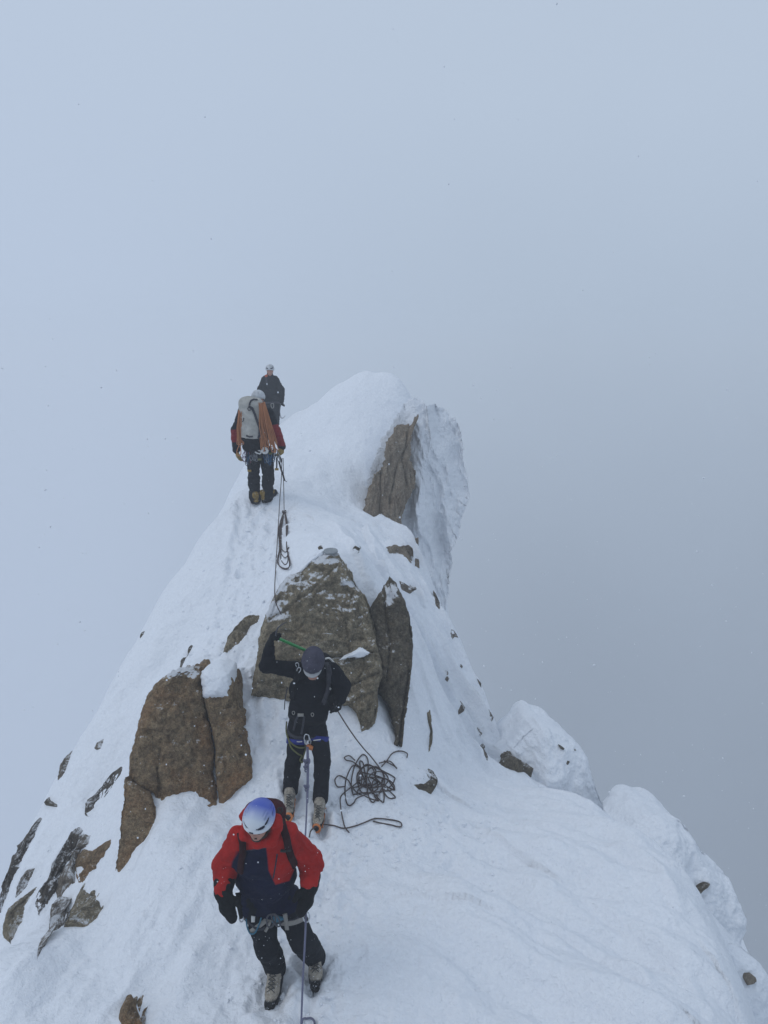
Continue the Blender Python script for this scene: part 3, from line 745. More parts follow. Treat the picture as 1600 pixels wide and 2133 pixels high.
rock('rock_chip', z7([(452,345),(475,352),(497,362),(480,388),(470,372)]), lambda px, py: DA_Y(px, py)-0.36, 0.4, 0.03, 'dark', None, parent=dome, rough=0.01, seed=64)
rock('rock_chip', z7([(520,292),(530,294),(530,302),(522,302)]), lambda px, py: DA_Y(px, py)-0.28, 0.3, 0.02, 'dark', None, parent=dome, rough=0.01, seed=65)
DOME_B = z7([(780,800),(815,765),(870,690),(905,660),(950,650),(1000,663),(1050,656),(1080,670),(1115,705),(1160,775),(1200,845),(1250,890),(1290,935),(1330,1010),(1365,1085),(1390,1150),(1410,1210),(1420,1290),(1410,1365),(1380,1500),(1200,1500),(1000,1300),(850,1000)])
DB_Y = plane(7.9, 1420, 1850, 0.18, -0.25)
domeb = rock('snow_outcrop', DOME_B, DB_Y, 1.5, 0.40, 'snow', 'tall twin topped snow outcrop beyond the right shoulder', 'outcrop', rough=0.09, fine=.10, side_k=.5, seed=66, round_=2.2)
rock('rock_chip', z7([(1200,1095),(1220,1068),(1250,1040),(1275,1040),(1262,1062),(1235,1078),(1212,1105)]), lambda px, py: DB_Y(px, py)-0.40, 0.4, 0.03, 'dark', None, parent=domeb, rough=0.01, seed=67)
DOME_C = z7([(1300,1380),(1325,1352),(1370,1360),(1420,1377),(1460,1410),(1500,1450),(1530,1490),(1550,1550),(1575,1610),(1600,1665),(1640,1760),(1700,1900),(1500,2000),(1350,1900),(1250,1600)])
DC_Y = plane(6.6, 1540, 2030, 0.15, -0.25)
domec = rock('snow_outcrop', DOME_C, DC_Y, 1.3, 0.32, 'snow', 'low snow outcrop with a brown rock eye at the bottom right', 'outcrop', rough=0.07, fine=.10, side_k=.5, seed=68, round_=2.2)
rock('rock_face', z7([(1475,1590),(1482,1560),(1502,1543),(1528,1560),(1532,1585),(1510,1602),(1485,1606)]), lambda px, py: DC_Y(px, py)-0.30, 0.4, 0.03, 'face', None, parent=domec, rough=0.01, seed=69)
rock('rock_chip', z7([(1395,1675),(1425,1668),(1440,1640),(1462,1630),(1455,1660),(1430,1688),(1400,1692)]), lambda px, py: DC_Y(px, py)-0.33, 0.4, 0.03, 'dark', None, parent=domec, rough=0.01, seed=70)
# ---------------------------------------------------------------- signed distance shapes -> one continuous surface
def nrm(v): v = np.asarray(v, float); return v/(np.linalg.norm(v)+1e-12)
def A(*v): return np.array(v, float)
def rc(a, b, ra, rb=None, k=0.03): return ('rc', A(*a), A(*b), ra, ra if rb is None else rb, k)
def ell(c, r, R=None, k=0.03): return ('el', A(*c), A(*r), R, k)
def chain(pts, rs, k=0.02): return [rc(pts[i], pts[i+1], rs[i], rs[i+1], k) for i in range(len(pts)-1)]
def frame(fwd, up):
    f = nrm(fwd); s = nrm(np.cross(f, up)); u = np.cross(s, f)
    return np.stack([s, f, u])        # rows: side, forward, up
def prim_d(p, pr):
    if pr[0] == 'rc':
        _, a, b, ra, rb, k = pr
        ba = b-a; q = p-a
        h = np.clip((q@ba)/max(ba@ba, 1e-9), 0, 1)
        return np.linalg.norm(q-h[..., None]*ba, axis=-1)-(ra+(rb-ra)*h)
    _, c, r, R, k = pr
    q = p-c
    if R is not None: q = q@R.T
    k0 = np.linalg.norm(q/r, axis=-1); k1 = np.linalg.norm(q/(r*r), axis=-1)+1e-9
    return k0*(k0-1)/k1
def sdf(p, prims):
    d = None
    for pr in prims:
        neg = isinstance(pr[0], str) and pr[0] == 'sub'
        e = prim_d(p, pr[1] if neg else pr)
        if d is None: d = e; continue
        k = (pr[1] if neg else pr)[-1]
        if neg:
            h = np.clip(0.5-0.5*(d+e)/k, 0, 1); d = d*(1-h)-e*h + k*h*(1-h)
        else:
            h = np.clip(0.5+0.5*(e-d)/k, 0, 1); d = e*(1-h)+d*h - k*h*(1-h)
    return d
def sub(pr): return ('sub', pr)
def bounds(prims, pad):
    lo = np.full(3, 1e9); hi = -lo
    for pr in prims:
        if pr[0] == 'sub': continue
        if pr[0] == 'rc':
            for c, r in ((pr[1], pr[3]), (pr[2], pr[4])): lo = np.minimum(lo, c-r); hi = np.maximum(hi, c+r)
        else:
            r = pr[2].max(); lo = np.minimum(lo, pr[1]-r); hi = np.maximum(hi, pr[1]+r)
    return lo-pad, hi+pad
def surf(fn, lo, hi, h):
    """surface nets"""
    n = np.ceil((hi-lo)/h).astype(int)+1
    ax = [lo[i]+h*np.arange(n[i]) for i in range(3)]
    G = np.stack(np.meshgrid(*ax, indexing='ij'), -1)
    D = np.empty(G.shape[:3])
    for i in range(0, n[0], 24): D[i:i+24] = fn(G[i:i+24])
    S = D < 0
    cnt = np.zeros(tuple(n-1)); acc = np.zeros(tuple(n-1)+(3,))
    off = [(a, b, c) for a in (0, 1) for b in (0, 1) for c in (0, 1)]
    sl = lambda o: tuple(slice(o[i], n[i]-1+o[i]) for i in range(3))
    for o in off:
        for axn in range(3):
            if o[axn]: continue
            o2 = list(o); o2[axn] = 1; o2 = tuple(o2)
            d0, d1 = D[sl(o)], D[sl(o2)]
            cr = (d0 < 0) != (d1 < 0)
            t = np.where(cr, d0/np.where(cr, d0-d1, 1), 0)
            for q in range(3):
                acc[..., q] += np.where(cr, o[q] + (t if q == axn else 0), 0)
            cnt += cr
    act = cnt > 0
    idx = np.full(act.shape, -1); idx[act] = np.arange(act.sum())
    base = np.stack(np.nonzero(act), -1)
    V = lo + h*(base + acc[act]/cnt[act][:, None])
    Fs = []
    for axn in range(3):
        a, b = (axn+1) % 3, (axn+2) % 3
        s0 = [slice(1, n[i]-1) for i in range(3)]; s0[axn] = slice(0, n[axn]-1)
        s1 = list(s0); s1[axn] = slice(1, n[axn])
        A0, A1 = S[tuple(s0)], S[tuple(s1)]
        cr = A0 != A1
        pos = np.stack(np.nonzero(cr), -1)
        pos = pos + np.array([0 if i == axn else 1 for i in range(3)])
        def at(da, db):
            q = pos.copy(); q[:, a] += da; q[:, b] += db; return idx[q[:,0], q[:,1], q[:,2]]
        quad = np.stack([at(-1, -1), at(0, -1), at(0, 0), at(-1, 0)], -1)
        flip = ~A0[cr]
        quad[flip] = quad[flip][:, ::-1]
        Fs.append(quad)
    Fq = np.concatenate(Fs)
    ok = (Fq >= 0).all(1)
    return V, Fq[ok]
def relax(V, Fq, it=2, lam=0.5):
    for _ in range(it):
        s = np.zeros_like(V); c = np.zeros(len(V))
        for i in range(4):
            a, b = Fq[:, i], Fq[:, (i+1) % 4]
            np.add.at(s, a, V[b]); np.add.at(s, b, V[a]); np.add.at(c, a, 1); np.add.at(c, b, 1)
        V = V*(1-lam) + lam*s/np.maximum(c, 1)[:, None]
    return V
def vnorm(V, Fq):
    n = np.cross(V[Fq[:,2]]-V[Fq[:,0]], V[Fq[:,3]]-V[Fq[:,1]])
    N = np.zeros_like(V)
    for i in range(4): np.add.at(N, Fq[:, i], n)
    return N/(np.linalg.norm(N, axis=1)[:, None]+1e-12)
class Shape: pass
def build(name, prims, mat, parent, h=0.009, grow=0.0, cut=None, wrinkle=0.0, wr_s=(9, 9, 5), seed=0, attrs=None, post=None, it=2, origin=None, rel=True):
    prims = [p for p in prims]
    fn = lambda p: (np.maximum(sdf(p, prims)-grow, cut(p)) if cut else sdf(p, prims)-grow)
    lo, hi = bounds(prims, grow+0.025)
    V, Fq = surf(fn, lo, hi, h)
    if rel: V = relax(V, Fq, it)
    N = vnorm(V, Fq)
    if wrinkle:
        x, y, z = V[:,0]*wr_s[0], V[:,1]*wr_s[1], V[:,2]*wr_s[2]
        wv = vnoise(x, y, z*1.0, seed)*0.6 + (1-2*np.abs(vnoise(x*1.3+z, y*1.3, z*2.4, seed+3)))*0.6 + 0.35*vnoise(x*3, y*3, z*4, seed+5)
        V = V + N*(wrinkle*wv)[:, None]
    at = {k: f(V) for k, f in (attrs or {}).items()}
    o = mk(name, V, Fq, mat, parent=parent, attrs=at, origin=origin)
    o_s = Shape(); o_s.o = o; o_s.V = V; o_s.F = Fq; o_s._b = None
    return o_s
def bvh(sh):
    if sh._b is None: sh._b = BVHTree.FromPolygons([tuple(v) for v in sh.V], [tuple(int(i) for i in f) for f in sh.F])
    return sh._b
def hit(shs, px, py, lift=0.0):
    for r in range(0, 26, 2):
        for k in range(1 if r == 0 else 8):
            q = _hit(shs, px+r*math.cos(k*.785), py+r*math.sin(k*.785), lift)
            if q is not None:
                if r == 0: return q
                d0 = ray(px, py); t = np.linalg.norm(q[0])/np.linalg.norm(d0)
                return d0*t, q[1]
    return None
def _hit(shs, px, py, lift=0.0):
    d = Vector(ray(px, py)).normalized(); best = None
    for s in (shs if isinstance(shs, (list, tuple)) else [shs]):
        r = bvh(s).ray_cast(Vector((0, 0, 0)), d)
        if r[0] is not None and (best is None or r[3] < best[3]): best = r
    if best is None: return None
    n = np.array(best[1]); 
    if n@np.array(d) > 0: n = -n
    return np.array(best[0]) + n*lift, n
def spline(pts, n=8, closed=False):
    p = [np.asarray(q, float) for q in pts]
    if closed: p = [p[-1]] + p + [p[0], p[1]]
    else: p = [2*p[0]-p[1]] + p + [2*p[-1]-p[-2]]
    out = []
    for i in range(1, len(p)-2):
        for t in np.arange(n)/n:
            a, b, c, d = p[i-1], p[i], p[i+1], p[i+2]
            out.append(0.5*((2*b)+(-a+c)*t+(2*a-5*b+4*c-d)*t*t+(-a+3*b-3*c+d)*t**3))
    if not closed: out.append(p[-2])
    return np.array(out)
def tube_vf(pts, r, seg=8, closed=False):
    pts = np.asarray(pts, float); n = len(pts)
    r = np.full(n, r) if np.isscalar(r) else np.asarray(r)
    T = np.roll(pts, -1, 0)-np.roll(pts, 1, 0) if closed else np.gradient(pts, axis=0)
    T /= (np.linalg.norm(T, axis=1)[:, None]+1e-12)
    u = np.cross(T[0], [0.3, 0.5, 0.81]); u /= np.linalg.norm(u)
    V = []
    for i in range(n):
        u = u - T[i]*(u@T[i]); u /= (np.linalg.norm(u)+1e-12); w = np.cross(T[i], u)
        a = np.arange(seg)/seg*2*np.pi
        V.append(pts[i]+r[i]*(np.cos(a)[:, None]*u+np.sin(a)[:, None]*w))
    V = np.concatenate(V); k = np.arange(seg)
    rows = n if closed else n-1
    Fq = np.concatenate([np.stack([i*seg+k, i*seg+(k+1) % seg, ((i+1) % n)*seg+(k+1) % seg, ((i+1) % n)*seg+k], -1) for i in range(rows)])
    return V, Fq
def mks(name, parts, mat, parent, **kw):
    for V, Fq in parts: mk(name, V, Fq, mat, parent=parent, **kw)
def merge(parts):
    Vs, Fs, o = [], [], 0
    for V, Fq in parts: Vs.append(V); Fs.append(np.asarray(Fq)+o); o += len(V)
    return np.concatenate(Vs), np.concatenate(Fs)
def tube(name, pts, r, mat, parent=None, seg=8, closed=False, origin=None):
    V, Fq = tube_vf(pts, r, seg, closed)
    return mk(name, V, Fq, mat, parent=parent, origin=origin)
def strap(name, pts, nrms, w, t, mat, parent, n=6):
    """flat webbing along points lying on a surface"""
    P_ = spline(pts, n); N_ = spline(nrms, n); N_ /= np.linalg.norm(N_, axis=1)[:, None]
    T = np.gradient(P_, axis=0); T /= (np.linalg.norm(T, axis=1)[:, None]+1e-9)
    S = np.cross(T, N_); S /= (np.linalg.norm(S, axis=1)[:, None]+1e-9)
    m = len(P_); V = []
    for i in range(m):
        V += [P_[i]+S[i]*w/2, P_[i]+S[i]*w/2*.85+N_[i]*t, P_[i]-S[i]*w/2*.85+N_[i]*t, P_[i]-S[i]*w/2]
    V = np.array(V); F_ = []
    for i in range(m-1):
        for k in range(4): F_.append((4*i+k, 4*i+(k+1) % 4, 4*i+4+(k+1) % 4, 4*i+4+k))
    F_ += [(0, 1, 2, 3), (4*m-1, 4*m-2, 4*m-3, 4*m-4)]
    return mk(name, V, np.array(F_), mat, parent=parent)
def strap_on(name, shs, pix, w, t, mat, parent, lift=0.0, n=6, dense=3):
    a = np.array(pix, float)
    s = np.linspace(0, len(a)-1, (len(a)-1)*dense+1)
    q = np.stack([np.interp(s, np.arange(len(a)), a[:, 0]), np.interp(s, np.arange(len(a)), a[:, 1])], -1)
    ps, ns = [], []
    for x, y in q:
        r = hit(shs, x, y, lift)
        if r is not None: ps.append(r[0]); ns.append(r[1])
    if len(ps) < 2: return None
    ns = np.array(ns); 
    ns = np.array([ns[max(0, i-1):i+2].mean(0) for i in range(len(ns))])
    ps = np.array(ps); 
    return strap(name, ps, ns, w, t, mat, parent, 3)
def ring_on(prims, c, axis, grow, n=40, rmax=0.35):
    """closed path round a body at a height"""
    ax = nrm(axis); u = nrm(np.cross(ax, [0.31, 0.9, 0.2])); v = np.cross(ax, u)
    out = []
    for a in np.arange(n)/n*2*np.pi:
        d = math.cos(a)*u+math.sin(a)*v; lo, hi = 0.0, rmax
        ts = np.linspace(0, rmax, 60); dd = sdf(c+ts[:, None]*d, prims)-grow
        ins = np.where(dd < 0)[0]; t = ts[ins[-1]] if len(ins) else 0.1
        out.append(c+d*t)
    return np.array(out)
def belt(name, prims, c, axis, grow, w, t, mat, parent, n=40, rmax=0.35):
    r = ring_on(prims, A(*c), axis, grow, n, rmax); c = A(*c); ax = nrm(axis)
    for _ in range(2): r = (np.roll(r, 1, 0)+r*2+np.roll(r, -1, 0))/4
    V = []
    for q in r:
        o = q-c; o = nrm(o-ax*(o@ax))
        V += [q-ax*w/2-o*.01, q-ax*w/2+o*t*.7, q+ax*w/2+o*t*.7, q+ax*w/2-o*.01]
    n = len(r); V = np.array(V)
    Fq = [(4*i+k, 4*i+(k+1) % 4, 4*((i+1) % n)+(k+1) % 4, 4*((i+1) % n)+k) for i in range(n) for k in range(4)]
    return mk(name, V, np.array(Fq), mat, parent=parent)
def box_vf(c, R, hs, bev=0.0):
    c = A(*c); R = np.eye(3) if R is None else R
    if not bev:
        v = np.array([[x, y, z] for x in (-1, 1) for y in (-1, 1) for z in (-1, 1)])*np.array(hs)
        return c+v@R, np.array([(0,1,3,2),(4,6,7,5),(0,4,5,1),(2,3,7,6),(0,2,6,4),(1,5,7,3)])
def carabiner_vf(c, R, L=0.1, W=0.06, r=0.005):
    a = np.linspace(0, 2*np.pi, 22, endpoint=False)
    x = W/2*np.sign(np.cos(a))*np.abs(np.cos(a))**.7*(1-0.2*(np.sin(a) < 0)); z = L/2*np.sign(np.sin(a))*np.abs(np.sin(a))**.8
    pts = A(*c) + np.stack([x, 0*x, z], -1)@R
    return tube_vf(pts, r, 6, True)

# ---------------------------------------------------------------- cloth, skin and hardware
def fabric(name, col, rough=0.85, dust=0.35, scale=60, col2=None, zone=None, ramp=None, weave=0.0015, dustcol=(0.75, 0.78, 0.82)):
    t = NT(name)
    n = t.noise(7, 5, 0.65); f = t.noise(scale*4, 3, 0.6)
    c = col
    if col2 is not None:
        z = t.attr('zone'); k = t.rng(z, -0.5, 0.5) if ramp is None else t.rng(z, *ramp)
        c = t.mix(k, col, col2)
    else:
        c = t.mix(0.0, col, col)
    dk = t.mix(1.0, c, c)
    h = t.n.new('ShaderNodeHueSaturation'); h.inputs['Value'].default_value = 0.62
    t.l.new(dk, h.inputs['Color'])
    c2 = t.mix(t.rng(n, 0.35, 0.7), c, h.outputs[0])
    # snow sticking in small grains
    v = t.voro(34); v2 = t.noise(6, 3, 0.6)
    g = t.math('MULTIPLY', t.rng(v, 0.05, 0.13, 1, 0), t.rng(v2, 0.62-0.2*dust, 0.70-0.2*dust))
    v3 = t.noise(55, 3, 0.7)
    g2 = t.math('MULTIPLY', t.rng(v3, 0.70, 0.74), t.rng(v2, 0.55-0.1*dust, 0.68-0.1*dust))
    c3 = t.mix(t.math('MAXIMUM', g, g2), c2, dustcol)
    b = t.bump(n, 0.03, 0.8); b = t.bump(t.noise(22, 4, .6), .010, .8, b); b = t.bump(f, weave, 0.6, b)
    m = t.set(c3, rough, b, spec=0.12)
    t.b.inputs['Sheen Weight'].default_value = 0.0
    return m
def plain(name, col, rough=0.5, metal=0.0, bump=0.0, spec=0.5):
    t = NT(name); n = t.noise(40, 4, 0.6)
    c = t.mix(t.rng(n, 0.4, 0.75, 0, 0.35), col, tuple(q*0.55 for q in col))
    return t.set(c, t.rng(n, 0.3, 0.7, max(0, rough-0.1), min(1, rough+0.12)), t.bump(n, 0.003+bump, 0.5), metal, spec)
M_BLACK = fabric('black_softshell', (0.008, 0.009, 0.013), dust=0.12)
M_TROUSER = fabric('dark_trouser_cloth', (0.012, 0.014, 0.018), dust=0.55)
M_TROUSER2 = fabric('black_trouser_cloth', (0.010, 0.011, 0.015), dust=0.15)
M_TROUSER3 = fabric('charcoal_trouser_cloth', (0.016, 0.018, 0.022), dust=0.5)
M_REDNAVY = fabric('red_and_navy_shell', (0.008, 0.011, 0.035), dust=0.15, col2=(0.40, 0.018, 0.014))
M_RED = fabric('red_shell', (0.40, 0.018, 0.014), dust=0.15)
M_MAROON = fabric('maroon_strap', (0.035, 0.010, 0.012), dust=0.35)
M_REDBLACK = fabric('red_and_black_sleeve', (0.014, 0.016, 0.022), dust=0.3, col2=(0.24, 0.020, 0.026))
M_GLOVE = plain('black_leather', (0.007, 0.008, 0.009), 0.8, bump=0.004, spec=0.15)
M_GLOVE_Y = plain('ochre_leather', (0.27, 0.18, 0.045), 0.8, bump=0.004)
M_SKIN = plain('skin', (0.42, 0.22, 0.16), 0.6)
M_HAIR = plain('brown_hair', (0.03, 0.02, 0.013), 0.8, bump=0.01)
M_EYE = plain('eye', (0.03, 0.02, 0.02), 0.3)
M_HELM_W = fabric('white_helmet_shell', (0.60, 0.62, 0.64), rough=0.45, dust=0.0, weave=0.0)
M_VENT = plain('vent_black', (0.01, 0.012, 0.03), 0.7)
M_STEEL = plain('steel', (0.45, 0.46, 0.48), 0.35, 1.0)
M_DARKSTEEL = plain('dark_steel', (0.09, 0.09, 0.10), 0.45, 0.8)
M_SILVER = plain('silver_alloy', (0.62, 0.64, 0.66), 0.3, 0.9)
M_ORANGE = plain('orange_alloy', (0.62, 0.20, 0.055), 0.5, 0.1)
def boot_mat(name, c1, c2, c3):
    t = NT(name); v = t.voro(22); n = t.noise(30, 4, .7)
    c = t.mix(t.rng(n, .42, .62), c1, tuple(q*.6 for q in c1)); c = t.mix(t.math('MULTIPLY', t.rng(t.noise(16, 3, .6), .56, .62), .7), c, c3)
    c = t.mix(t.rng(t.attr('zone'), -.5, .5), c, c2); c = t.mix(t.rng(t.noise(45, 4, .8), .60, .66), c, (.75, .78, .82))
    return t.set(c, .7, t.bump(n, .006, .7), spec=.2)
M_BOOT_W = boot_mat('off_white_boot', (0.36, 0.32, 0.26), (0.012, 0.012, 0.013), (.08, .075, .07))
M_BOOT_Y = boot_mat('ochre_boot', (0.24, 0.155, 0.035), (0.02, 0.02, 0.02), (.05, .04, .02))
M_RUBBER = plain('rubber', (0.012, 0.012, 0.012), 0.8)
M_LACE = plain('lace', (0.06, 0.06, 0.055), 0.8)
M_WEB = plain('grey_webbing', (0.26, 0.25, 0.23), 0.85)
M_WEBD = plain('dark_webbing', (0.035, 0.035, 0.045), 0.85)
M_WEBB = plain('blue_webbing', (0.010, 0.022, 0.20), 0.8)
M_WEBT = plain('teal_cord', (0.03, 0.13, 0.20), 0.7)
M_PACKW = fabric('off_white_pack_cloth', (0.48, 0.47, 0.43), rough=0.8, dust=0.1, weave=0.002)
M_PACKB = fabric('black_pack_cloth', (0.013, 0.013, 0.016), rough=0.75, dust=0.4)
M_PACKR = fabric('dark_red_pack_cloth', (0.06, 0.012, 0.014), rough=0.75, dust=0.4)
M_BEANIE = fabric('grey_violet_quilt', (0.072, 0.070, 0.098), rough=0.85, dust=0.15)
M_BRIM = plain('pale_brim', (0.34, 0.35, 0.36), 0.7)
def rope_mat(name, c1, c2):
    t = NT(name)
    g = t.n.new('ShaderNodeTexWave'); g.inputs['Scale'].default_value = 60; g.inputs['Distortion'].default_value = 6
    t.l.new(t.tc, g.inputs['Vector'])
    c = t.mix(t.rng(g.outputs[0], 0.4, 0.6), c1, c2)
    return t.set(c, 0.85, t.bump(g.outputs[0], 0.002, 0.8), spec=0.2)
M_ROPE = rope_mat('brown_grey_rope', (0.070, 0.052, 0.048), (0.125, 0.100, 0.092))
M_ROPEP = rope_mat('violet_grey_rope', (0.12, 0.13, 0.22), (0.20, 0.20, 0.26))
M_ROPEO = rope_mat('orange_rope', (0.50, 0.22, 0.10), (0.42, 0.17, 0.075))
M_ROPEG = rope_mat('olive_rope', (0.10, 0.11, 0.04), (0.16, 0.16, 0.07))
M_GREEN = plain('green_alloy', (0.045, 0.32, 0.085), 0.35, 0.3)
M_LINEN = plain('tape_white', (0.6, 0.6, 0.58), 0.8)

# ---------------------------------------------------------------- body parts
def head_prims(c, fwd, up, s=1.0):
    R = frame(fwd, up); c = A(*c)
    L = lambda x, y, z: c + s*(np.array([x, y, z])@R)
    pr = [ell(L(0, -0.012, 0.02), s*np.array([.076, .096, .105]), R, .02), ell(L(0, .030, -.045), s*np.array([.058, .062, .072]), R, .03),
          ell(L(0, .062, -.092), s*np.array([.026, .024, .022]), R, .02),
          rc(L(0, .088, -.005), L(0, .108, -.036), s*.009, s*.014, .010), rc(L(-.032, .082, .012), L(.032, .082, .012), s*.012, s*.012, .015),
          ell(L(.045, .060, -.035), s*np.array([.02, .02, .018]), R, .02), ell(L(-.045, .060, -.035), s*np.array([.02, .02, .018]), R, .02),
          ell(L(0, .088, -.062), s*np.array([.024, .010, .006]), R, .006), ell(L(0, .085, -.074), s*np.array([.020, .010, .007]), R, .006),
          ell(L(.078, .0, -.02), s*np.array([.010, .020, .032]), R, .008), ell(L(-.078, .0, -.02), s*np.array([.010, .020, .032]), R, .008),
          sub(ell(L(.031, .102, -.012), s*np.array([.015, .014, .010]), R, .012)), sub(ell(L(-.031, .102, -.012), s*np.array([.015, .014, .010]), R, .012))]
    return pr, L, R
def eyes(L, R, parent):
    for sx in (-1, 1):
        build('eye', [ell(L(sx*.031, .078, -.012), A(.012, .012, .012), R)], M_EYE, parent, h=0.005, it=1)
def helmet(c, fwd, up, parent, mat, s=1.0, vents='side', grad=False, h=0.0045):
    R = frame(fwd, up); c = A(*c); L = lambda x, y, z: c + s*(np.array([x, y, z])@R)
    outer = [ell(L(0, -.008, .045), s*np.array([.112, .140, .112]), R)]
    inner = ell(L(0, -.008, .038), s*np.array([.098, .126, .100]), R)
    vl = []
    def E(x, y, z):
        q = np.array([x, y+.008, z-.045]); q = q/np.linalg.norm(q/np.array([.112, .140, .112]))
        return L(q[0], q[1]-.008, q[2]+.045)
    for sx in (-1, 1):
        vl += [rc(E(sx*.026, .118, .060), E(sx*.080, .090, .066), s*.009, s*.018), rc(E(sx*.095, .070, .080), E(sx*.100, .020, .100), s*.016, s*.012),
               rc(E(sx*.085, .060, .118), E(sx*.090, .012, .128), s*.012, s*.010), rc(E(sx*.105, -.02, .085), E(sx*.095, -.07, .095), s*.014, s*.011),
               rc(E(sx*.066, .052, .140), E(sx*.072, .005, .150), s*.007, s*.006), rc(E(sx*.080, -.045, .12), E(sx*.070, -.085, .105), s*.009, s*.007), rc(E(sx*.028, -.125, .065), E(sx*.03, -.12, .095), s*.010, s*.007)]
    def fn(p):
        d = np.maximum(sdf(p, outer), -prim_d(p, inner))
        q = (p-c)@R.T/s
        rim = -0.002 - (q[..., 2]-(0.012 - 0.10*np.clip(-q[..., 1], 0, .1)*1.0 + 0.10*np.clip(q[..., 1]-.05, 0, .1)))
        rim = -(q[..., 2]-(0.004+0.22*np.clip(q[..., 1]-.03, 0, .2)-0.22*np.clip(-q[..., 1]-.02, 0, .2)))*s
        d = np.maximum(d, rim)
        for v in vl: d = np.maximum(d, -prim_d(p, v))
        return d
    lo, hi = bounds(outer, .02)
    V, Fq = surf(fn, lo, hi, h); V = relax(V, Fq, 1, .4)
    q = (V-c)@R.T/s
    z = q[:, 2]*0.55 - q[:, 1]*1.0
    o = mk('helmet', V, Fq, mat, parent=parent, attrs={'zone': z})
    # liner seen through the vents
    li = [ell(L(0, -.008, .040), s*np.array([.101, .128, .103]), R)]
    def fl(p):
        q = (p-c)@R.T/s
        return np.maximum(sdf(p, li), -(q[..., 2]-0.012-0.2*np.clip(q[..., 1]-.03, 0, .2)+0.18*np.clip(-q[..., 1]-.02, 0, .2))*s)
    V, Fq = surf(fl, lo, hi, 0.008)
    mk('liner', V, Fq, M_VENT, parent=o)
    return o, L, R
def hand_prims(w, d, n, curl=0.6, s=1.0, thumb=1, fat=1.0):
    """palm and five bent fingers; w wrist, d towards the fingers, n out of the palm, thumb=+-1 side"""
    w = A(*w); d = nrm(d); n = nrm(np.asarray(n, float)-d*np.dot(n, d)); sd = np.cross(d, n)*thumb
    pr = []
    for i in range(4):
        k = w + s*(d*(.088-.006*abs(i-1.3)) + sd*(1.5-i)*.021)
        pr.append(rc(w+s*(d*.01+sd*(1.5-i)*.014), k, s*.019*fat, s*.014*fat, .012))
        L_ = [.034, .038, .036, .028][i]; p = k; dr = d.copy()
        for j in range(3):
            a = curl*(0.75 if j == 0 else 1.0)
            dr = dr*math.cos(a)+n*math.sin(a) if j == 0 else (lambda e: e*math.cos(a)+nrm(np.cross(np.cross(e, n) if abs(np.dot(e, n)) < .99 else sd*-thumb, e))*math.sin(a))(dr)
            q = p+dr*s*L_*(1 if j == 0 else .78)
            pr.append(rc(p, q, s*(.0112-.001*j)*fat, s*(.0104-.001*j)*fat, .003)); p = q
    b = w+s*(d*.025+sd*.026); m = b+s*(sd*.032+d*.022+n*.012); e = m+s*(d*.030+n*.012+sd*.006); f = e+s*(d*.022+n*.014-sd*.004)
    pr += [rc(b, m, s*.016*fat, s*.013*fat, .010), rc(m, e, s*.012*fat, s*.011*fat, .004), rc(e, f, s*.011*fat, s*.010*fat, .004)]
    return pr
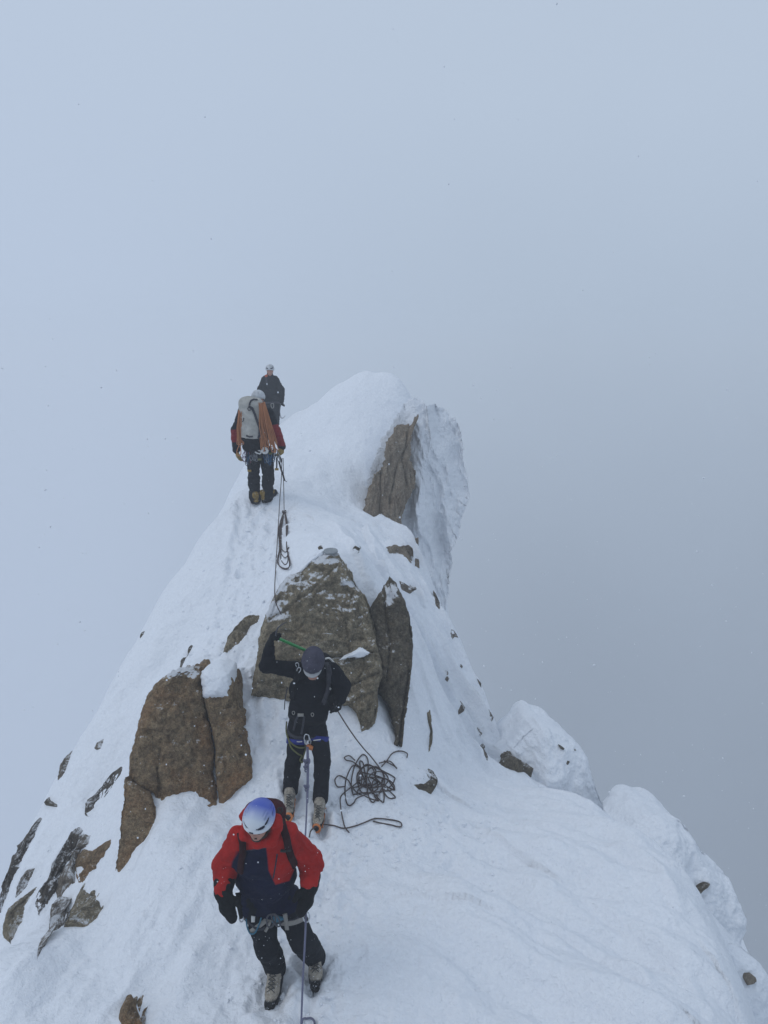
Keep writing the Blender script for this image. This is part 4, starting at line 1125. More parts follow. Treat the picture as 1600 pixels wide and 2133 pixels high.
def boot(ankle, heading, parent, mat, pitch=0.0, s=1.0, crampon=None, laces=True, tag_=None, roll=0.0, sole=True):
    """ankle: point on the snow under the ankle; heading in the ground plane"""
    ankle = A(*ankle); hd_ = nrm([heading[0], heading[1], 0])
    hs = sample_h(ankle[0]+hd_[0]*np.array([-.06, 0, .1, .2]), ankle[1]+hd_[1]*np.array([-.06, 0, .1, .2]))
    sl = np.clip((hs[2:].mean()-hs[:2].mean())/.18, -.45, .45) if pitch is not None else 0
    ankle[2] = max(ankle[2], float((hs-sl*np.array([-.06, 0, .1, .2])).max())-.012)
    f = nrm([hd_[0], hd_[1], sl]); R = frame(f, [0, 0, 1]); c = ankle
    L = lambda x, y, z: c + s*(np.array([x, y, z])@R)
    pr = [rc(L(0, -.060, .055), L(0, .10, .050), .045*s, .046*s, .03), rc(L(0, .10, .045), L(0.004, .185, .043), .047*s, .040*s, .03),
          rc(L(0, .0, .12), L(0, .11, .062), .050*s, .042*s, .03), rc(L(0, -.02, .09), L(0, -.03, .15), .054*s, .054*s, .03)]
    zf = lambda V: ((0.052 + 0.9*np.clip(((V-c)@R.T)[:, 1]/s-.155, 0, .1)) - ((V-c)@R.T)[:, 2]/s)*60
    b = build('boot', pr, mat, parent, h=0.008, attrs={'zone': zf}, wrinkle=0.003, wr_s=(30, 30, 30), seed=3)
    if sole:
        sp = [rc(L(0, -.062, .02), L(0, .09, .02), .044*s, .048*s, .03), rc(L(0, .09, .02), L(0.004, .188, .022), .050*s, .042*s, .03)]
        def cut(p):
            q = (p-c)@R.T/s
            return np.maximum(-(q[..., 2]+0.004), q[..., 2]-0.026)*s
        build('sole', sp, M_RUBBER, b.o, h=0.007, cut=cut, it=1)
    if laces:
        parts = []
        for j in range(5):
            y0, y1 = .020+.022*j, .044+.022*j; z0 = .184-.62*y0; z1 = .184-.62*y1
            for sx in (-1, 1):
                parts.append(tube_vf(np.array([L(sx*.028, y0, z0-.004), L(0, (y0+y1)/2, (z0+z1)/2+.012), L(-sx*.028, y1, z1-.004)]), .0034*s, 5))
        V, Fq = merge(parts); mk('lace', V, Fq, M_LACE, parent=b.o)
    if crampon:
        parts = [tube_vf(np.array([L(sx*.045, -.06, -.004), L(sx*.05, .05, -.004), L(sx*.045, .17, -.002)]), .006*s, 6) for sx in (-1, 1)]
        for yy in (-.06, .03, .12):
            parts.append(tube_vf(np.array([L(-.048, yy, -.004), L(.048, yy, -.004)]), .006*s, 6))
        for sx in (-1, 1):
            for yy in (-.06, .0, .07, .14):
                parts.append(tube_vf(np.array([L(sx*.048, yy, -.004), L(sx*.052, yy+.006, -.035)]), np.array([.006, .002])*s, 5))
            parts.append(tube_vf(np.array([L(sx*.022, .17, .0), L(sx*.024, .215, -.004), L(sx*.024, .235, -.022)]), np.array([.007, .006, .002])*s, 5))
        V, Fq = merge(parts); cr = mk('crampon', V, Fq, M_DARKSTEEL if crampon != 'orange' else M_ORANGE, parent=parent)
        if crampon == 'orange':
            # toe bail plate: orange ring over the toe cap
            a = np.linspace(0, 2*np.pi, 20, endpoint=False)
            ctr = L(0, .205, .044); ax1 = nrm(L(1, 0, 0)-L(0, 0, 0)); ax2 = nrm(L(0, -.55, 1)-L(0, 0, 0))
            pts = ctr + s*(.036*np.cos(a)[:, None]*ax1 + .040*np.sin(a)[:, None]*ax2)
            V, Fq = tube_vf(pts, .013*s, 8, True); mk('toe_bail', V, Fq, M_ORANGE, parent=cr)
    return b
def limb(a, b, c, r, k=0.03):
    """upper joint, middle joint, end; r = four radii (top, above joint, below joint bulge, end)"""
    a, b, c = A(*a), A(*b), A(*c)
    m = b*(0.65)+c*0.35
    return [rc(a, b, r[0], r[1], k), rc(b, m, r[1], r[2], k), rc(m, c, r[2], r[3], k)]
# ---------------------------------------------------------------- the four climbers
def foot(px, py, side=0.0):
    return on_snow(px, py)
def garment(name, torso, sleeves, mat, parent, cutf=None, h=0.009, wrinkle=0.006, seed=0, attrs=None, wr_s=(8, 8, 6), ks=0.03, it=2, grow=0.0, orient=None):
    def fn(p):
        d = sdf(p, torso)
        if cutf is not None: d = np.maximum(d, cutf(p))
        if sleeves:
            e = sdf(p, sleeves); hh = np.clip(0.5+0.5*(e-d)/ks, 0, 1); d = e*(1-hh)+d*hh-ks*hh*(1-hh)
        return d-grow
    lo, hi = bounds(torso+sleeves, .03+grow)
    V, Fq = surf(fn, lo, hi, h); V = relax(V, Fq, it); N = vnorm(V, Fq)
    x, y, z = V[:,0]*wr_s[0], V[:,1]*wr_s[1], V[:,2]*wr_s[2]
    if orient is None:
        wv = vnoise(x, y, z, seed)*0.6 + (1-2*np.abs(vnoise(x*1.3+z*.6, y*1.3, z*2.6, seed+3)))*0.8 + 0.35*vnoise(x*3, y*3, z*4, seed+5)
    else:                                        # long soft folds with sharper creases, strongest on the sleeves and low on the body
        a = V@orient; b = V@nrm(np.cross(orient, [0, 1, 0]))
        ws = fbm(x*.5, y*.5, z*.5, 2, seed)
        sl = 1-smooth(-.02, .05, sdf(V, sleeves)-sdf(V, torso)) if sleeves else .6
        wv = 0.9*vnoise(b*9+ws*1.5, a*4, V[:,1]*5, seed) + 0.8*(1-2*np.abs(vnoise(b*5+ws, a*13+ws*2.5, V[:,1]*6, seed+3)))*(.35+.9*sl) + 0.45*vnoise(x*3, y*3, z*3, seed+5)
    V = V + N*(wrinkle*wv)[:, None]
    o = mk(name, V, Fq, mat, parent=parent, attrs={k: f(V) for k, f in (attrs or {}).items()})
    s = Shape(); s.o = o; s.V = V; s.F = Fq; s._b = None; s.prims = torso
    return s
def poly_sd(px, py, poly):
    """signed distance to a polygon, + inside"""
    a = np.array(poly, float); b = np.roll(a, -1, 0); d = np.full(px.shape, 1e9); ins = np.zeros(px.shape, bool)
    for (x0, y0), (x1, y1) in zip(a, b):
        ex, ey = x1-x0, y1-y0
        t = np.clip(((px-x0)*ex+(py-y0)*ey)/(ex*ex+ey*ey), 0, 1)
        d = np.minimum(d, np.hypot(px-x0-t*ex, py-y0-t*ey))
        c = ((y0 > py) != (y1 > py)) & (px < (x1-x0)*(py-y0)/((y1-y0) if y1 != y0 else 1e-9)+x0)
        ins ^= c
    return np.where(ins, d, -d)
def body_parts(J, legs=(.085, .062, .058, .042), arms=(.055, .044, .042, .030), ch=.135):
    up = nrm(J['neck']-J['pelvis']); sd = nrm(J['shR']-J['shL'])
    chest = J['pelvis']*.30+J['neck']*.70; waist = J['pelvis']*.62+J['neck']*.38
    T = [rc(J['pelvis']-sd*.07, J['pelvis']+sd*.07, .115, .115, .04), rc(waist-sd*.06, waist+sd*.06, .11, .11, .05), rc(chest-sd*.075, chest+sd*.075, .12, .12, .05),
         rc(J['pelvis'], chest, .12, .125, .05), rc(J['shL'], J['shR'], .062, .062, .05), rc(J['neck']-up*.05, J['head'], .058, .05, .03)]
    Ls = []
    for s in 'LR':
        Ls += limb(J['sh'+s], J['el'+s], J['wr'+s], arms, .03) + limb(J['hip'+s], J['kn'+s], J['an'+s], legs, .03)
    return T, Ls, chest, waist, up, sd
def pz1(x, y): return 420+x/4.157, 1620+y/4.157
def pz2(x, y): return 500+x/4.444, 1270+y/4.444
def pz3(x, y): return 460+x/6.272, 740+y/6.272
def J1(x, y, d): return P(*pz1(x, y), d)
def J2(x, y, d): return P(*pz2(x, y), d)
def J3(x, y, d): return P(*pz3(x, y), d)
up_z = A(0, 0, 1)

# ======== climber one: red and navy shell, blue and white helmet
fR = on_snow(*pz1(645, 1790)); fL = on_snow(*pz1(985, 1690))
J = dict(head=J1(497, 385, 4.78), neck=J1(520, 520, 4.93), pelvis=J1(590, 1035, 5.12), shR=J1(345, 520, 4.98), shL=J1(735, 500, 5.0),
         elR=J1(205, 770, 5.0), wrR=J1(185, 940, 4.90), elL=J1(950, 715, 5.08), wrL=J1(938, 870, 4.97),
         hipR=J1(500, 1090, 5.12), hipL=J1(735, 1080, 5.14), knR=J1(570, 1470, 4.97), knL=J1(865, 1400, 5.05), anR=fR+up_z*.12+A(0, .06, 0), anL=fL+up_z*.12+A(0, .06, 0))
p1 = thing('person', tuple((fR+fL)/2), 'nearest climber in a red and navy jacket with a blue and white helmet, looking down', 'person')
T, Ls, chest, waist, upv, sdv = body_parts(J)
hf = nrm([-.24, -.90, -.26]); hu = nrm([0, -.40, .90])
hp, LH, RH = head_prims(J['head'], hf, hu, 0.97)
b1 = build('body', T+Ls+hp, M_SKIN, p1, h=0.010)
eyes(LH, RH, p1)
build('beard', [ell(LH(0, .095, -.056), A(.030, .010, .007), RH), ell(LH(0, .060, -.104), A(.036, .026, .016), RH), ell(LH(.050, .02, -.07), A(.020, .040, .03), RH), ell(LH(-.050, .02, -.07), A(.020, .040, .03), RH)], M_HAIR, p1, h=0.007, wrinkle=.003, wr_s=(60, 60, 60))
build('hair', [ell(LH(.068, -.02, -.03), A(.022, .05, .05), RH), ell(LH(-.068, -.02, -.03), A(.022, .05, .05), RH), ell(LH(0, -.07, -.03), A(.06, .04, .06), RH)], M_HAIR, p1, h=0.008, wrinkle=.004, wr_s=(50, 50, 50))
t = NT('blue_to_white_helmet'); z = t.attr('zone')
cc = t.mix(t.rng(z, -0.03, 0.10), (0.50, 0.56, 0.64), (0.055, 0.095, 0.42)); cc = t.mix(t.rng(z, -0.10, -0.01, 1, 0), cc, (0.62, 0.65, 0.67))
M_HELM_B = t.set(cc, 0.35, t.bump(t.noise(90, 3), 0.001, .4), spec=0.5)
hm1, LE, RE = helmet(J['head']+nrm(hu)*.006, hf, hu, p1, M_HELM_B, 0.98)
V, Fq = box_vf(LE(0, .131, .040), RE, (.014, .004, .005)); mk('badge', V, Fq, M_VENT, parent=hm1)
# jacket
jt = [rc(J['pelvis']-sdv*.11-upv*.03, J['pelvis']+sdv*.11-upv*.03, .135, .135, .05), rc(waist-sdv*.09, waist+sdv*.09, .140, .140, .06), rc(chest-sdv*.09, chest+sdv*.09, .140, .140, .06),
      rc(J['pelvis'], chest, .14, .15, .05), rc(J['shR'], J['shL'], .082, .082, .06), rc(J['neck']-upv*.03, J['neck']+upv*.03, .085, .080, .04)]
js = limb(J['shR'], J['elR'], J['wrR']+nrm(J['wrR']-J['elR'])*.02, (.088, .078, .072, .062), .04)+limb(J['shL'], J['elL'], J['wrL']+nrm(J['wrL']-J['elL'])*.02, (.088, .080, .074, .064), .04)
hem = J['pelvis']-upv*.07
NAVY = [pz1(*q) for q in [(300,640),(385,630),(560,605),(572,700),(580,800),(612,870),(640,926),(760,892),(800,800),(800,560),(900,700),(960,1000),(900,1300),(250,1300),(250,700)]]
REDP = [pz1(*q) for q in [(575,640),(790,560),(800,640),(785,790),(768,868),(740,896),(640,926),(612,870),(582,800)]]
def zone1(V):
    px, py = img(V)
    sdn = poly_sd(px, py, NAVY); sr = poly_sd(px, py, REDP)
    sl = sdf(V, js)-sdf(V, jt)             # on a sleeve when the sleeve surface is nearer
    navy = np.minimum(np.minimum(sdn, -sr)*0.3, sl*60)
    back = ((V-J['pelvis'])@upv-.28)*60
    isb = V[:, 1] > (J['pelvis']*.4+J['neck']*.6)[1]+.06
    navy = np.where(isb, np.minimum(-back, sl*60), navy)
    return -navy
jk1 = garment('jacket', jt, js, M_REDNAVY, p1, cutf=lambda p: (hem-p)@upv, attrs={'zone': zone1}, seed=2, wrinkle=.012, wr_s=(9, 9, 9), orient=nrm(A(.5, 0, .85)))
# hood, bunched behind and round the neck
hood = [rc(LH(-.095, -.055, -.10), LH(-.11, .03, -.135), .045, .03, .03), rc(LH(.095, -.055, -.10), LH(.11, .03, -.135), .045, .03, .03), rc(LH(-.10, -.06, -.08), LH(0, -.125, -.06), .045, .055, .03), rc(LH(.10, -.06, -.08), LH(0, -.125, -.06), .045, .055, .03),
        rc(LH(-.11, -.02, -.02), LH(-.10, -.09, -.04), .03, .035, .03), rc(LH(.118, -.02, .0), LH(.10, -.10, -.02), .04, .045, .03), rc(LH(-.105, .03, -.135), LH(0, .055, -.165), .03, .028, .03), rc(LH(.105, .03, -.135), LH(0, .055, -.165), .03, .028, .03)]
build('hood', hood, M_RED, jk1.o, h=0.009, wrinkle=.007, wr_s=(14, 14, 14), seed=5)
# trousers
tr = [rc(J['pelvis']-sdv*.08, J['pelvis']+sdv*.08, .125, .125, .04)]+limb(J['hipR'], J['knR'], J['anR']+A(0, -.02, .0), (.115, .088, .086, .084), .03)+limb(J['hipL'], J['knL'], J['anL']+A(0, -.02, .0), (.115, .088, .086, .084), .03)
tr1 = garment('trousers', tr, [], M_TROUSER, p1, seed=8, wrinkle=.009, orient=nrm(A(-.3, 0, .95)))
boot(fR, (-.10, -1), p1, M_BOOT_W, pitch=-.10, crampon='steel', s=1.02); boot(fL, (.12, -1), p1, M_BOOT_W, pitch=-.12, crampon='steel', s=1.02)
# mitts
def mitt(w, d, n, side, parent, s=1.0, fa=None):
    w = A(*w); d = nrm(d); fa = d if fa is None else nrm(fa); n = nrm(n-d*np.dot(n, d)); sd_ = np.cross(d, n)*side
    m = w+s*(d*.10); e = m+s*(d*.075+n*.02); b = w+s*(d*.045+sd_*.03); th = b+s*(sd_*.045+d*.045+n*.01); t2 = th+s*(d*.042+sd_*.006+n*.012)
    pr = [rc(w-fa*.055*s, w, .072*s, .060*s, .02), rc(w, w+d*.03*s, .056*s, .043*s, .02), rc(w+d*.03*s-sd_*.016*s, m-sd_*.018*s, .036*s, .036*s, .03), rc(w+d*.03*s+sd_*.012*s, m+sd_*.014*s, .036*s, .035*s, .03),
          rc(m-sd_*.012*s, e-sd_*.010*s, .037*s, .027*s, .03), rc(m+sd_*.012*s, e+sd_*.008*s, .035*s, .026*s, .03), rc(b, th, .026*s, .022*s, .012), rc(th, t2, .022*s, .017*s, .01)]
    return build('mitt', pr, M_GLOVE, parent, h=0.0065, wrinkle=.0035, wr_s=(26, 26, 20), seed=int(abs(w[0])*50))
mR = mitt(J1(187, 985, 4.88), J1(250, 1215, 4.78)-J1(187, 985, 4.88), A(.1, 1, .2), 1, p1, 1.08, J['wrR']-J['elR'])
mL = mitt(J1(935, 930, 4.95), J1(890, 1150, 4.80)-J1(945, 930, 4.95), A(-.3, 1, .2), -1, p1, 1.08, J['wrL']-J['elL'])
# straps of the pack over jacket
ST = [jk1]
strap_on('harness_strap', ST, [pz1(*q) for q in [(335, 480), (352, 560), (358, 650), (345, 740), (338, 820)]], .050, .012, M_MAROON, jk1.o, .006)
strap_on('harness_strap', ST, [pz1(*q) for q in [(668, 330), (705, 420), (735, 520), (752, 620), (775, 690), (800, 760)]], .055, .014, M_MAROON, jk1.o, .006)
strap_on('chest_buckle', ST, [pz1(*q) for q in [(680, 625), (720, 622), (760, 618)]], .02, .008, M_RUBBER, jk1.o, .014)
strap_on('zip', ST, [pz1(*q) for q in [(655, 660), (640, 760), (620, 870)]], .010, .003, M_VENT, jk1.o, .001)
strap_on('seam', ST, [pz1(*q) for q in [(548, 560), (552, 600)]], .012, .003, M_VENT, jk1.o, .001)
strap_on('seam', ST, [pz1(*q) for q in [(385, 634), (470, 620), (560, 606)]], .008, .002, M_VENT, jk1.o, .001)
# harness
hr = belt('harness_belt', [q for q in jt[:1]]+tr, J['pelvis']-upv*.095, upv, .004, .045, .010, M_WEBD, p1, rmax=.4)
def loop_on(prims, a, b, f, w, mat, parent, tilt, grow=.004):
    c = A(*a)*(1-f)+A(*b)*f; ax = nrm(nrm(A(*b)-A(*a))+tilt)
    return belt('leg_loop', prims, c, ax, grow, w, .010, mat, parent, rmax=.22)
legRp = limb(J['hipR'], J['knR'], J['anR'], (.115, .088, .084, .078), .03); legLp = limb(J['hipL'], J['knL'], J['anL'], (.115, .088, .084, .078), .03)
loop_on(legRp, J['hipR'], J['knR'], .42, .035, M_WEB, p1, A(.45, 0, 0.0)); loop_on(legLp, J['hipL'], J['knL'], .38, .035, M_WEB, p1, A(-.25, 0, -.25))
TJ = [tr1, jk1]
strap_on('riser', TJ, [pz1(*q) for q in [(718, 1165), (735, 1230), (748, 1310)]], .034, .008, M_WEB, p1, .010)
strap_on('riser', TJ, [pz1(*q) for q in [(592, 1235), (570, 1290), (548, 1330)]], .022, .008, M_WEB, p1, .010)
strap_on('tie_in', TJ, [pz1(*q) for q in [(612, 1215), (650, 1210), (700, 1212)]], .055, .020, M_WEBT, p1, .004)
strap_on('label_patch', TJ, [pz1(*q) for q in [(448, 1190), (450, 1250)]], .032, .004, M_LINEN, p1, .006, dense=2)
V, Fq = tube_vf(spline([hit(TJ, *pz1(*q), .012)[0] for q in [(392, 1210), (408, 1290), (432, 1340), (470, 1335), (505, 1260), (522, 1200)]], 6), .006, 6); mk('cord', V, Fq, M_WEBT, parent=p1)
mks('carabiner', [carabiner_vf(J1(600, 1240, 4.90), frame([0, 1, 0], [.2, 0, 1]), .11, .065, .0065), carabiner_vf(J1(645, 1235, 4.89), frame([.4, 1, 0], [-.5, 0, 1]), .10, .06, .006)], M_DARKSTEEL, p1)
# pack on the back
pk = thing('backpack', tuple(chest+A(0, .25, -.1)), 'dark red backpack on the back of the nearest climber', 'backpack')
bk = nrm(np.cross(sdv, upv)); bk = bk if bk[1] > 0 else -bk
pc = chest+bk*.25
pp = [rc(pc-sdv*.07-upv*.18, pc-sdv*.07+upv*.16, .085, .08, .05), rc(pc+sdv*.07-upv*.18, pc+sdv*.07+upv*.16, .085, .08, .05), rc(pc-sdv*.06+upv*.16, pc+sdv*.06+upv*.16, .085, .085, .05), rc(pc-upv*.15, pc+upv*.15, .12, .11, .05)]
pb1 = build('sack', pp, M_PACKR, pk, h=.010, wrinkle=.007, seed=4)
tube('haul_loop', spline([J1(668, 300, 5.02), J1(662, 268, 5.02), J1(690, 262, 5.02), J1(698, 285, 5.02), J1(684, 305, 5.02)], 5), .006, M_RUBBER, pk)
# ice tool handle beside his right hip, hanging from harness
V, Fq = merge([tube_vf(np.array([J1(318, 1000, 4.97), J1(322, 1100, 4.94), J1(345, 1215, 4.92)]), np.array([.020, .017, .015]), 8), tube_vf(np.array([J1(295, 1003, 4.95), J1(345, 1010, 4.97)]), .007, 6)])
mk('tool_handle', V, Fq, M_GLOVE, parent=p1)
V, Fq = carabiner_vf(J1(345, 1225, 4.92), frame([0, 1, 0], [0, 0, 1]), .045, .03, .005); mk('clip', V, Fq, M_STEEL, parent=p1)
V, Fq = carabiner_vf(J1(905, 1205, 4.86), frame([.3, 1, 0], [0, 0, 1]), .085, .055, .006); mk('carabiner', V, Fq, M_SILVER, parent=p1)

# ======== climber two: black, arm raised with an ice axe
gR = on_snow(*pz2(465, 1790)); gL = on_snow(*pz2(745, 1880))
J = dict(head=J2(680, 490, 6.95), neck=J2(678, 600, 7.12), pelvis=J2(620, 1060, 7.25), shR=J2(520, 560, 7.14), shL=J2(850, 570, 7.16),
         elR=J2(245, 520, 7.05), wrR=J2(272, 350, 6.98), elL=J2(945, 700, 7.16), wrL=J2(925, 830, 7.05),
         hipR=J2(540, 1100, 7.25), hipL=J2(712, 1100, 7.26), knR=J2(490, 1420, 7.12), knL=J2(765, 1400, 7.12), anR=gR+up_z*.12+A(0, .06, 0), anL=gL+up_z*.12+A(0, .06, 0))
p2 = thing('person', tuple((gR+gL)/2), 'climber all in black standing by the boulder with one arm raised', 'person')
T, Ls, chest, waist, upv, sdv = body_parts(J)
hf = nrm([-.02, -.78, -.66]); hu = nrm([0, -.6, .8])
hp, LH, RH = head_prims(J['head'], hf, hu, 0.97)
build('body', T+Ls+hp, M_SKIN, p2, h=0.010); eyes(LH, RH, p2)
qb = [ell(LH(0, .0, .040), A(.112, .145, .132), RH), rc(LH(-.080, -.03, -.02), LH(-.07, .03, -.05), .025, .018, .03), rc(LH(.080, -.03, -.02), LH(.07, .03, -.05), .025, .018, .03), rc(LH(0, -.10, 0), LH(0, -.09, -.07), .05, .05, .04)]
c_ = J['head']
def quilt(V):
    q = (V-c_)@RH.T; return V
def fnb(p):
    q = (p-c_)@RH.T
    d = sdf(p, qb)
    d = np.maximum(d, -(q[..., 2]-(0.01+.32*(q[..., 1]-.02)))+np.where(q[..., 1] < 0, -1, 0))
    seam = np.abs(np.mod(q[..., 1]*1.0+q[..., 2]*.2+.01, .034)-.017); return d + .004*np.exp(-(seam/.004)**2)+.002*np.exp(-((np.abs(q[..., 0])-.05)/.004)**2)
lo, hi = bounds(qb, .02); V, Fq = surf(fnb, lo, hi, .005); V = relax(V, Fq, 1, .3)
bn = mk('hood', V, Fq, M_BEANIE, parent=p2)
def fbr(p):
    q = (p-c_)@RH.T
    e = prim_d(p, ell(LH(0, .062, .030), A(.092, .115, .022), RH))
    return np.maximum(e, -(q[..., 1]-.06))
V, Fq = surf(fbr, lo-.05, hi+.05, .006); mk('brim', relax(V, Fq, 1), Fq, M_BRIM, parent=bn)
build('neck_warmer', [rc(LH(-.045, .0, -.12), LH(.045, .0, -.12), .055, .055, .03), rc(LH(-.05, .03, -.09), LH(.05, .03, -.09), .04, .04, .03)], M_TROUSER2, p2, h=.008, wrinkle=.005, wr_s=(20, 20, 20))
lowb = J['pelvis']*.8+J['neck']*.2
jt = [rc(J['pelvis']-sdv*.075-upv*.02, J['pelvis']+sdv*.075-upv*.02, .118, .118, .05), rc(lowb-sdv*.075, lowb+sdv*.075, .122, .122, .05), rc(waist-sdv*.080, waist+sdv*.080, .125, .125, .06), rc(chest-sdv*.095, chest+sdv*.095, .130, .130, .06),
      rc(J['pelvis'], chest, .13, .14, .05), rc(J['shR'], J['shL'], .078, .078, .05), rc(J['neck']-upv*.05, J['neck']+upv*.02, .08, .07, .04)]
js = limb(J['shR'], J['elR'], J['wrR'], (.080, .066, .058, .046), .04)+limb(J['shL'], J['elL'], J['wrL'], (.088, .078, .070, .060), .04)
hem = J['pelvis']-upv*.11
jk2 = garment('jacket', jt, js, M_BLACK, p2, cutf=lambda p: (hem-p)@upv, seed=12, wrinkle=.006, wr_s=(9, 9, 9), orient=nrm(A(-.4, 0, .9)))
tr = [rc(J['pelvis']-sdv*.065-upv*.04, J['pelvis']+sdv*.065-upv*.04, .112, .112, .04)]+limb(J['hipR'], J['knR'], J['anR']+A(0, -.02, .0), (.105, .078, .076, .076), .03)+limb(J['hipL'], J['knL'], J['anL']+A(0, -.02, .0), (.105, .078, .076, .076), .03)
tr2 = garment('trousers', tr, [], M_TROUSER2, p2, seed=18, wrinkle=.007, orient=nrm(A(.25, 0, .95)))
boot(gR, (.02, -1), p2, M_BOOT_W, pitch=-.12, crampon='orange', s=.98); boot(gL, (-.12, -1), p2, M_BOOT_W, pitch=-.14, crampon='orange', s=.98)
hd = nrm(J2(318, 190, 6.92)-J2(278, 330, 6.98)); 
wr = J2(278, 320, 6.98)
axe_dir = nrm(J2(620, 385, 7.32)-J2(345, 235, 6.98))
gp = hand_prims(wr, hd, nrm(A(.75, .35, -.35)), 1.15, 1.05, 1, 1.15)+[rc(wr-hd*.10, wr, .048, .040, .02)]
build('glove', gp, M_GLOVE, p2, h=.006, wrinkle=.002, wr_s=(40, 40, 40))
hd2 = nrm(J['wrL']-J['elL']+A(0, -.02, -.05))
gp = hand_prims(J['wrL'], hd2, nrm(A(-.9, .2, 0)), 1.0, 1.05, -1, 1.15)+[rc(J['wrL']-hd2*.06, J['wrL'], .05, .040, .02)]
build('glove', gp, M_GLOVE, p2, h=.006)
# ice axe: gripped by the head, shaft slanting down behind the hood
grip = wr+hd*.105+A(.03, .0, -.01)
ax = thing('ice_axe', tuple(grip), 'ice axe with a green shaft held up in the black climber\'s raised hand', 'ice axe')
end = J2(640, 392, 7.38); st = grip
V, Fq = tube_vf(np.array([st, st+(end-st)*.5, end, end+(end-st)*.35]), np.array([.015, .016, .016, .014]), 10); mk('shaft', V, Fq, M_GREEN, parent=ax)
pk1 = J2(430, 115, 6.9); mid = J2(345, 180, 6.93)
V, Fq = tube_vf(spline([grip-(pk1-mid)*.35, grip, mid, (mid+pk1)/2+A(0, 0, .01), pk1], 5), np.linspace(.014, .003, 21), 6); mk('pick', V, Fq, M_DARKSTEEL, parent=ax)
# pack and straps
pk = thing('backpack', tuple(chest+A(.08, .22, -.1)), 'black backpack on the climber in black', 'backpack')
bk = nrm(np.cross(sdv, upv)); bk = bk if bk[1] > 0 else -bk
pc = chest+bk*.24+sdv*(-.02)
sg = 1 if (J['shL']-J['shR'])[0] > 0 else -1
rt = sdv*(1 if sdv[0] > 0 else -1)
pp = [rc(pc-rt*.07-upv*.24, pc-rt*.07+upv*.14, .09, .085, .05), rc(pc+rt*.08-upv*.24, pc+rt*.08+upv*.16, .09, .085, .05), rc(pc+upv*.16-rt*.05, pc+upv*.18+rt*.07, .08, .08, .05)]
build('sack', pp, M_PACKB, pk, h=.010, wrinkle=.007, seed=14)
side_p = [rc(J2(905, 640, 7.30), J2(930, 800, 7.30), .075, .065, .04), rc(J2(860, 700, 7.28), J2(835, 890, 7.26), .055, .045, .04)]
build('side_pocket', side_p, M_PACKB, pk, h=.009, wrinkle=.005, seed=15)
tube('carry_loop', spline([J2(790, 455, 7.2), J2(825, 450, 7.2), J2(860, 480, 7.2), J2(880, 510, 7.2)], 6), .010, M_LINEN, pk)
strap_on('shoulder_strap', [jk2], [pz2(*q) for q in [(560, 500), (535, 560), (520, 640), (500, 740), (480, 820)]], .05, .012, M_PACKB, pk, .006)
strap_on('shoulder_strap', [jk2], [pz2(*q) for q in [(800, 500), (820, 560), (825, 650), (805, 760), (770, 850)]], .045, .014, M_WEBD, pk, .006)
tube('drink_tube', [hit([jk2], *pz2(*q), .022)[0] for q in [(832, 520), (838, 580), (825, 660), (808, 740), (785, 820), (770, 860)]], .011, M_WEBD, pk)
mks('buckle', [carabiner_vf(hit([jk2], *pz2(540, 560), .02)[0], frame([0, 1, 0], [.4, 0, 1]), .06, .035, .005), carabiner_vf(hit([jk2], *pz2(530, 520), .02)[0], frame([0, 1, 0], [-.2, 0, 1]), .05, .03, .005)], M_SILVER, pk)
V, Fq = box_vf(hit([jk2], *pz2(822, 735), .02)[0], None, (.012, .006, .003)); V2, F2 = box_vf(hit([jk2], *pz2(822, 735), .02)[0], None, (.003, .006, .014)); V, Fq = merge([(V, Fq), (V2, F2)]); mk('logo', V, Fq, M_LINEN, parent=pk)
bl = belt('hip_belt', jt, waist-upv*.10, upv, .003, .06, .010, M_PACKB, p2, rmax=.4)
mks('belt_buckle', [box_vf(hit([jk2], *pz2(570, 955), .035)[0], None, (.030, .008, .014)), carabiner_vf(hit([jk2], *pz2(512, 945), .035)[0], frame([0, 1, 0], [0, 0, 1]), .036, .026, .004), carabiner_vf(hit([jk2], *pz2(668, 952), .035)[0], frame([0, 1, 0], [0, 0, 1]), .036, .026, .004)], M_WEB, p2)
TJ = [tr2, jk2]
for q in ([(540, 975), (520, 1040), (505, 1110)], [(600, 975), (585, 1070), (572, 1140)]): strap_on('webbing_tail', TJ, [pz2(*w) for w in q], .022, .004, M_WEBD, p2, .018)
belt('harness_belt', jt[:1]+tr, J['pelvis']-upv*.075, upv, .002, .045, .008, M_WEBD, p2, rmax=.35)
legRp = limb(J['hipR'], J['knR'], J['anR'], (.105, .076, .074, .066), .03); legLp = limb(J['hipL'], J['knL'], J['anL'], (.105, .076, .074, .066), .03)
loop_on(legRp, J['hipR'], J['knR'], .36, .05, M_WEBB, p2, A(.05, 0, -.05)); loop_on(legLp, J['hipL'], J['knL'], .30, .05, M_WEBB, p2, A(-.3, 0, 0))
for q in ([(520, 1222), (565, 1215)], [(690, 1205), (745, 1203)]): strap_on('trim', [tr2], [pz2(*w) for w in q], .010, .004, M_LINEN, p2, .022, dense=2)
cz = lambda x, y, L_, W_, t_, r_=.006: carabiner_vf(hit(TJ, *pz2(x, y), .035)[0], frame([.3, 1, 0], [t_, 0, 1]), L_, W_, r_)
mks('carabiner', [cz(618, 1175, .11, .055, .1), cz(632, 1220, .10, .06, -.2), cz(600, 1235, .09, .05, .5)], M_SILVER, p2)
V, Fq = box_vf(hit(TJ, *pz2(648, 1272), .035)[0], frame([.3, 1, 0], [.2, 0, 1]), (.035, .015, .022)); mk('belay_device', V, Fq, M_ORANGE, parent=p2)
